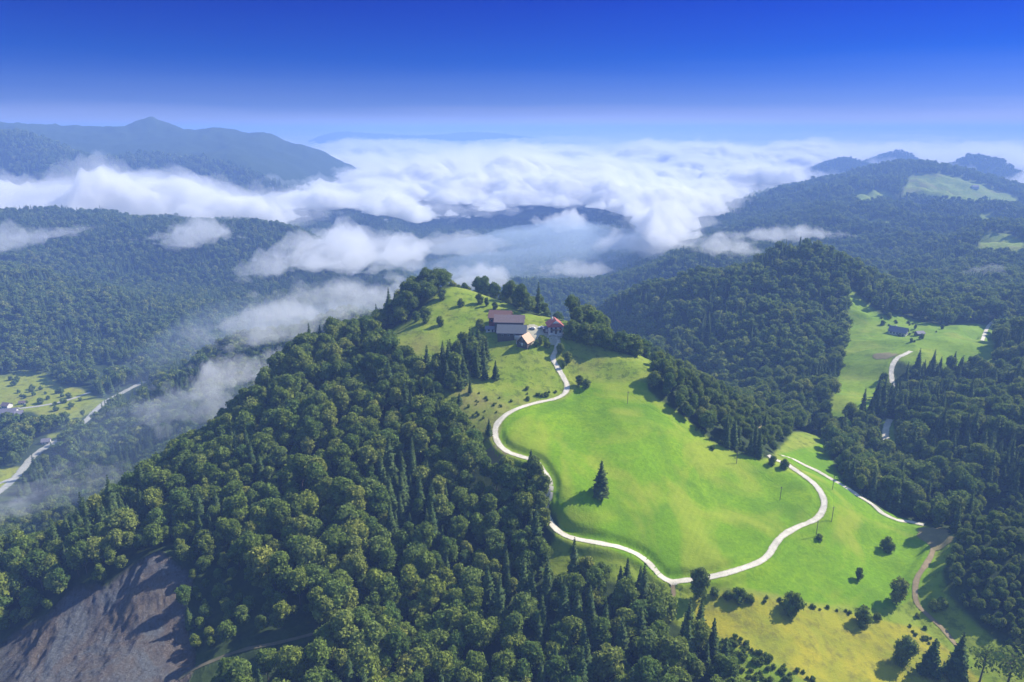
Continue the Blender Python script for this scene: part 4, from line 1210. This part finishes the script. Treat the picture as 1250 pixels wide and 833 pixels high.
def roof_mesh(L, W, H, RH, over=0.8, th=0.3, hip=0.0):
    a = L / 2 + over; b = W / 2 + over; e = H - over * RH / (W / 2)
    V = []
    for dz in (0.06, 0.06 + th):
        V += [(-a, -b, e + dz), (a, -b, e + dz), (a, b, e + dz), (-a, b, e + dz), (-a + hip, 0, H + RH + dz), (a - hip, 0, H + RH + dz)]
    F = [(6, 7, 11, 10), (8, 9, 10, 11), (0, 4, 5, 1), (2, 5, 4, 3), (0, 1, 7, 6), (2, 3, 9, 8)]
    if hip > 0:
        F += [(7, 8, 11), (9, 6, 10), (1, 5, 2), (3, 4, 0), (1, 2, 8, 7), (3, 0, 6, 9)]
    else:
        F += [(1, 7, 11, 5), (2, 5, 11, 8), (0, 4, 10, 6), (3, 9, 10, 4)]
    me = bpy.data.meshes.new("roof"); me.from_pydata(V, [], F); me.update(); return me
def building(name, label, cat, px, py, L, W, H, RH, rz, wall, roof, windows=(), door=None, hip=0.0, chimney=None, group=None, sink=0.0, extra=None):
    p = pick(px, py)
    root = bpy.data.objects.new(name, None); COL.objects.link(root)
    root.location = (p.x, p.y, p.z - sink); root.rotation_euler = (0, 0, R(rz)); tag(root, label, cat, group)
    obj("wall", gable_body(L, W, H, RH), wall, root)
    rf = obj("roof", roof_mesh(L, W, H, RH, hip=hip), roof, root)
    if chimney:
        boxes("chimney", [((chimney[0] - .45, chimney[1] - .45, H + RH * 0.3), (chimney[0] + .45, chimney[1] + .45, H + RH + 1.1))], M_WHITE, rf)
    for (side, u, z, w, h) in windows:
        wy = -W / 2 if side == 'f' else W / 2
        if side in 'fb':
            s = -1 if side == 'f' else 1
            fr = boxes("window", [((u - w / 2 - .12, min(wy, wy + s * .08), z - .12), (u + w / 2 + .12, max(wy, wy + s * .08), z + h + .12))], M_WOOD if wall is M_WHITE else M_WHITE, root)
            boxes("pane", [((u - w / 2, min(wy, wy + s * .11), z), (u + w / 2, max(wy, wy + s * .11), z + h))], M_GLASS, fr)
        else:
            s = -1 if side == 'l' else 1; wx = s * L / 2
            fr = boxes("window", [((min(wx, wx + s * .08), u - w / 2 - .12, z - .12), (max(wx, wx + s * .08), u + w / 2 + .12, z + h + .12))], M_WOOD if wall is M_WHITE else M_WHITE, root)
            boxes("pane", [((min(wx, wx + s * .11), u - w / 2, z), (max(wx, wx + s * .11), u + w / 2, z + h))], M_GLASS, fr)
    if door:
        side, u, w, h, mt = door
        if side == 'f':
            boxes("door", [((u - w / 2, -W / 2 - .1, -0.2), (u + w / 2, -W / 2 - .002, h))], mt, root)
        else:
            s = -1 if side == 'l' else 1
            boxes("door", [((min(s * L / 2, s * (L / 2 + .1)), u - w / 2, -0.2), (max(s * L / 2, s * (L / 2 + .1)), u + w / 2, h))], mt, root)
    if extra: extra(root)
    return root

def barn_extra(root):
    boxes("stone_base", [((2.0, -5.75, -1.0), (9.4, -5.51, 1.9))], M_WHITE, root)
building("long_barn", "long barn with slate grey roof and dark timber wall facing the slope", "barn", 625, 410, 19.0, 11.0, 3.6, 4.0, -4, M_WOOD, M_SLATE,
         windows=[('f', -6, 1.4, 1.2, 1), ('f', -2, 1.4, 1.2, 1), ('f', 2, 1.4, 1.2, 1)], door=('f', 6.5, 2.6, 2.6, M_WOOD), extra=barn_extra)
building("barn", "barn with weathered pinkish roof directly behind the slate roofed barn", "barn", 622, 400, 20.0, 10.0, 5.4, 3.6, -4, M_WOOD, M_PINK,
         windows=[('l', 0, 3, 1.2, 1.2)], door=('l', -2, 2.8, 3.0, M_WOOD))
building("red_barn", "dark red boarded barn with brown roof at the back left of the farm", "barn", 611, 395, 15.0, 10.0, 5.6, 3.8, -8, M_REDWOOD, M_BROWNROOF,
         windows=[('l', -1.8, 3.4, 1.2, 1.4), ('l', 1.8, 3.4, 1.2, 1.4), ('f', -5.6, 2.6, 1.2, 1.2)], door=('l', 0, 2.6, 2.8, M_WOOD))
building("lean_to", "low white walled annex at the left foot of the red barn", "shed", 599, 404, 6.0, 4.5, 2.0, 1.2, -6, M_WHITE, M_GREYROOF, windows=[('f', -1, 0.6, 1, .8)], door=('f', 1.6, 1.0, 1.7, M_WOOD))
building("wooden_hut", "small dark timber hut with pale terracotta roof beside the gravel yard", "hut", 641, 420, 9.0, 7.6, 2.6, 4.2, 62, M_WOOD, M_PEACH,
         windows=[('l', -1.6, 1.0, .9, .9), ('l', 1.6, 1.0, .9, .9), ('l', 0, 4.0, .8, .8)], door=('l', 0, 1.3, 2.0, M_WHITE))
def balcony(root):
    b = boxes("balcony", [((-7.55, -3.9, 2.9), (-5.46, 3.9, 3.05))], M_WOOD, root)
    boxes("railing", [((-7.55, -3.9, 3.052), (-7.45, 3.9, 3.95))], M_WOOD, b)
building("farmhouse", "white two storey farmhouse with bright red roof at the end of the road", "house", 677, 405, 10.8, 10.0, 5.4, 3.8, 96, M_WHITE, M_RED,
         windows=[('l', -3.1, 3.4, 1.1, 1.4), ('l', 0, 3.4, 1.1, 2.0), ('l', 3.1, 3.4, 1.1, 1.4), ('l', -3.0, 0.9, 1.2, 1.3), ('l', 3.0, 0.9, 1.2, 1.3), ('l', -1.4, 6.2, .9, 1.1), ('l', 1.4, 6.2, .9, 1.1),
                  ('b', -3, 3.4, 1.1, 1.4), ('b', 0, 3.4, 1.1, 1.4), ('b', 3, 3.4, 1.1, 1.4), ('b', -3, .9, 1.1, 1.4), ('b', 3, .9, 1.1, 1.4), ('f', -3, 3.4, 1.1, 1.4), ('f', 2, 3.4, 1.1, 1.4)],
         door=('l', 0, 1.4, 2.3, M_WOOD), hip=1.6, chimney=(1.0, 1.6), extra=balcony)
building("garage", "dark flat garage left of the white farmhouse", "garage", 668, 404, 5.5, 5.0, 2.4, 0.5, 6, M_WOOD, M_GREYROOF, door=('f', 0, 3.2, 2.1, M_WHITE))
building("valley_farmhouse", "long grey roofed farmhouse with white walls alone in the right valley meadow", "house", 1096, 408, 17.0, 9.5, 3.6, 4.4, -42, M_WHITE, M_GREYROOF,
         windows=[('f', -6, 1.2, 1.2, 1.3), ('f', -3, 1.2, 1.2, 1.3), ('f', 0, 1.2, 1.2, 1.3), ('f', 3, 1.2, 1.2, 1.3), ('r', -2.4, 1.2, 1.2, 1.3), ('r', 2.4, 1.2, 1.2, 1.3), ('r', 0, 4.6, 1.2, 1.3)], door=('f', 6, 1.4, 2.2, M_WOOD), chimney=(-3, 1))
building("shed", "small pale shed right of the grey roofed valley farmhouse", "shed", 1122, 409, 8.0, 5.5, 2.4, 1.8, 10, M_WOOD, M_GREYROOF, windows=[('f', -2, .8, 1, .8)], door=('f', 1.5, 1.8, 1.9, M_WHITE))
building("village_house", "dark roofed white house at the left edge of the left valley, nearest the side road", "house", 12, 507, 17.0, 10.0, 4.6, 4.2, 14, M_WHITE, M_GREYROOF,
         windows=[('f', -5, 1.4, 1.2, 1.2), ('f', -1, 1.4, 1.2, 1.2), ('r', 0, 1.4, 1.2, 1.2)], door=('f', 4, 1.4, 2.1, M_WOOD))
building("village_house", "small white house with pale roof just behind the dark roofed one in the left valley", "house", 9, 498, 9.0, 8.0, 4.2, 2.8, -10, M_WHITE, M_PINK, windows=[('f', -2, 1.4, 1.2, 1.2), ('f', 2, 1.4, 1.2, 1.2)], door=('f', 0, 1.2, 2.0, M_WOOD))
building("village_house", "white walled house right of the dark roofed one in the left valley", "house", 24, 508, 8.0, 8.0, 4.0, 3.0, 30, M_WHITE, M_GREYROOF, windows=[('f', -2, 1.4, 1.2, 1.2), ('f', 2, 1.4, 1.2, 1.2)], door=('f', 0, 1.2, 2.0, M_WOOD))
building("field_barn", "tiny white barn on the pale field above the side road in the left valley", "barn", 28, 493, 7.0, 4.5, 2.2, 1.6, 5, M_WHITE, M_PINK, door=('f', 0, 2.0, 1.9, M_WOOD))
building("roadside_house", "small white house beside the road where it leaves the left valley woods", "house", 57, 541, 7.5, 6.0, 3.0, 2.4, 20, M_WHITE, M_GREYROOF, windows=[('f', -2, 1.2, 1, 1)], door=('f', 1.4, 1.1, 1.9, M_WOOD))
building("hilltop_house", "white house with red roof on the wooded ridge left among the clouds", "house", 370, 290, 16.0, 12.0, 9.0, 5.0, 10, M_WHITE, M_RED, windows=[('f', -4, 4, 1.6, 1.6), ('f', 0, 4, 1.6, 1.6), ('f', 4, 4, 1.6, 1.6)], door=('f', 0, 1.6, 2.4, M_WOOD))
building("mountain_farm", "small white farmhouse on the high meadow of the right mountain", "house", 1190, 230, 22.0, 12.0, 6.0, 5.0, 0, M_WHITE, M_GREYROOF, windows=[('f', -5, 2, 1.6, 1.6), ('f', 5, 2, 1.6, 1.6)], door=('f', 0, 1.8, 2.4, M_WOOD))

# cars on the yard
def car(px, py, rz, label, paint):
    p = pick(px, py)
    root = bpy.data.objects.new("parked_car", None); COL.objects.link(root)
    root.location = (p.x, p.y, p.z + 0.12); root.rotation_euler = (0, 0, R(rz)); tag(root, label, "car", "cars at the farm")
    prof = [(-2.1, .35), (-2.15, .8), (-1.9, .95), (-1.0, 1.05), (-0.45, 1.45), (1.2, 1.48), (1.9, 1.0), (2.12, .9), (2.1, .35)]
    V = []; F = []
    for s, k in ((-0.85, .78), (0.85, .78)):
        for (x, z) in prof:
            V.append((x, s * (1 if z < 1.1 else .84), z))
    n = len(prof)
    me = bpy.data.meshes.new("body"); me.from_pydata(V, [], [tuple(range(n)), tuple(range(2 * n - 1, n - 1, -1))] + [(i, i + n, (i + 1) % n + n, (i + 1) % n) for i in range(n)])
    obj("body", me, paint, root)
    boxes("window_glass", [((-0.6, -0.80, 1.06), (1.35, 0.80, 1.38))], M_GLASS, root)
    for sx in (-1.3, 1.3):
        for sy in (-.86, .86):
            a = [(sx + .33 * math.cos(q * .5236), sy + e, .33 + .33 * math.sin(q * .5236)) for e in (-.11, .11) for q in range(12)]
            w = bpy.data.meshes.new("wheel"); w.from_pydata(a, [], [tuple(range(12)), tuple(range(23, 11, -1))] + [(i, i + 12, (i + 1) % 12 + 12, (i + 1) % 12) for i in range(12)])
            obj("wheel", w, M_GLASS, root)
car(661, 401, 15, "pale silver car parked on the yard left of the white farmhouse", M_METAL)
car(650, 402, -20, "white car parked on the yard behind the small hut", M_WHITE)

# poles with cables
M_POLE = rough("grey_pole_wood", (0.16, 0.13, 0.10), (0.24, 0.20, 0.16), 2, (6, 6, .5))
def cyl(V, F, p, q, r, n=6):
    off = len(V); p = Vector(p); q = Vector(q); d = (q - p).normalized(); a = d.orthogonal().normalized(); b = d.cross(a)
    for c in (p, q):
        for k in range(n):
            V.append(tuple(c + (a * math.cos(6.283 * k / n) + b * math.sin(6.283 * k / n)) * r))
    for k in range(n):
        F.append((off + k, off + (k + 1) % n, off + n + (k + 1) % n, off + n + k))
def pole(px, py, h, label):
    p = pick(px, py)
    root = bpy.data.objects.new("utility_pole", None); COL.objects.link(root); root.location = p
    tag(root, label, "pole", "utility poles across the meadows")
    V = []; F = []; cyl(V, F, (0, 0, -.8), (0, 0, h), .17, 8)
    me = bpy.data.meshes.new("post"); me.from_pydata(V, [], F); obj("post", me, M_POLE, root)
    V = []; F = []; cyl(V, F, (-.9, 0, h - .5), (.9, 0, h - .5), .09)
    me = bpy.data.meshes.new("crossarm"); me.from_pydata(V, [], F); obj("crossarm", me, M_POLE, root)
    return p + Vector((0, 0, h - .4))
tops = [pole(766, 493, 8, "wooden utility pole at the upper end of the bright meadow"), pole(899, 566, 8.5, "wooden utility pole in the bright meadow near the brown edge"),
        pole(952, 611, 8.5, "wooden utility pole inside the big road bend"), pole(996, 655, 9, "wooden utility pole just outside the big road bend"),
        pole(1015, 637, 9, "wooden utility pole in the grass strip between the two roads"), pole(1016, 598, 9, "wooden utility pole beside the lower road above the grass strip")]
def cable(a, b, sag, label):
    V = []; F = []; P = [a.lerp(b, k / 16) - Vector((0, 0, sag * 4 * (k / 16) * (1 - k / 16))) for k in range(17)]
    for u, v in zip(P[:-1], P[1:]): cyl(V, F, u, v, .025, 4)
    me = bpy.data.meshes.new("power_cable"); me.from_pydata(V, [], F)
    tag(obj("power_cable", me, M_GLASS), label, "cable", "power cables")
cable(tops[0], tops[1], 3, "thin power cable spanning the bright meadow from its upper end"); cable(tops[1], tops[2], 1.5, "thin power cable between the brown edge and the big road bend")
cable(tops[2], tops[3], 1.2, "thin power cable crossing the white road at its big bend"); cable(tops[4], tops[5], 1.2, "thin power cable along the grass strip between the roads")
# fence below the farmhouse
p0, p1 = pick(690, 409), pick(701, 410)
root = bpy.data.objects.new("wooden_fence", None); COL.objects.link(root); root.location = p0; tag(root, "short wooden fence on the grass right of the white farmhouse", "fence")
nf = 6
for k in range(nf):
    q = p0.lerp(p1, k / (nf - 1)); q.z = gz(q.x, q.y); V = []; F = []; cyl(V, F, q - p0 - Vector((0, 0, .4)), q - p0 + Vector((0, 0, 1.3)), .09)
    me = bpy.data.meshes.new("post"); me.from_pydata(V, [], F); obj("post", me, M_POLE, root)
for hgt in (.6, 1.1):
    V = []; F = []
    for k in range(nf - 1):
        a = p0.lerp(p1, k / (nf - 1)); b = p0.lerp(p1, (k + 1) / (nf - 1)); a.z = gz(a.x, a.y); b.z = gz(b.x, b.y)
        cyl(V, F, a - p0 + Vector((0, 0, hgt)), b - p0 + Vector((0, 0, hgt)), .06)
    me = bpy.data.meshes.new("rail"); me.from_pydata(V, [], F); obj("rail", me, M_POLE, root)


# leafy belt along the crest right of the farmhouse
rb = np.random.default_rng(12)
for k in range(30):
    bx = 694 + 3.9 * k + rb.uniform(-2, 2)
    by = 409 + (bx - 688) * 0.235 + rb.uniform(0, 5)
    lone(bx, by, rb.uniform(20, 33), "broad", int(rb.integers(0, 6)), "leafy tree in the dense belt along the hill crest right of the white farmhouse", "trees of the belt along the hill crest", wide=1.15)
import OpenImageIO as oiio, sys
b=oiio.ImageBuf('/workdir/render_main.png')
for x,y in [(100,5),(500,5),(900,5),(100,40),(500,40),(900,40),(500,80),(500,110),(500,122),(900,122),(500,165),(300,170),(100,250),(850,200),(600,420),(650,540),(300,500),(60,120)]:
    p=b.getpixel(x,y); print(x,y,[round(v*255) for v in p[:3]])
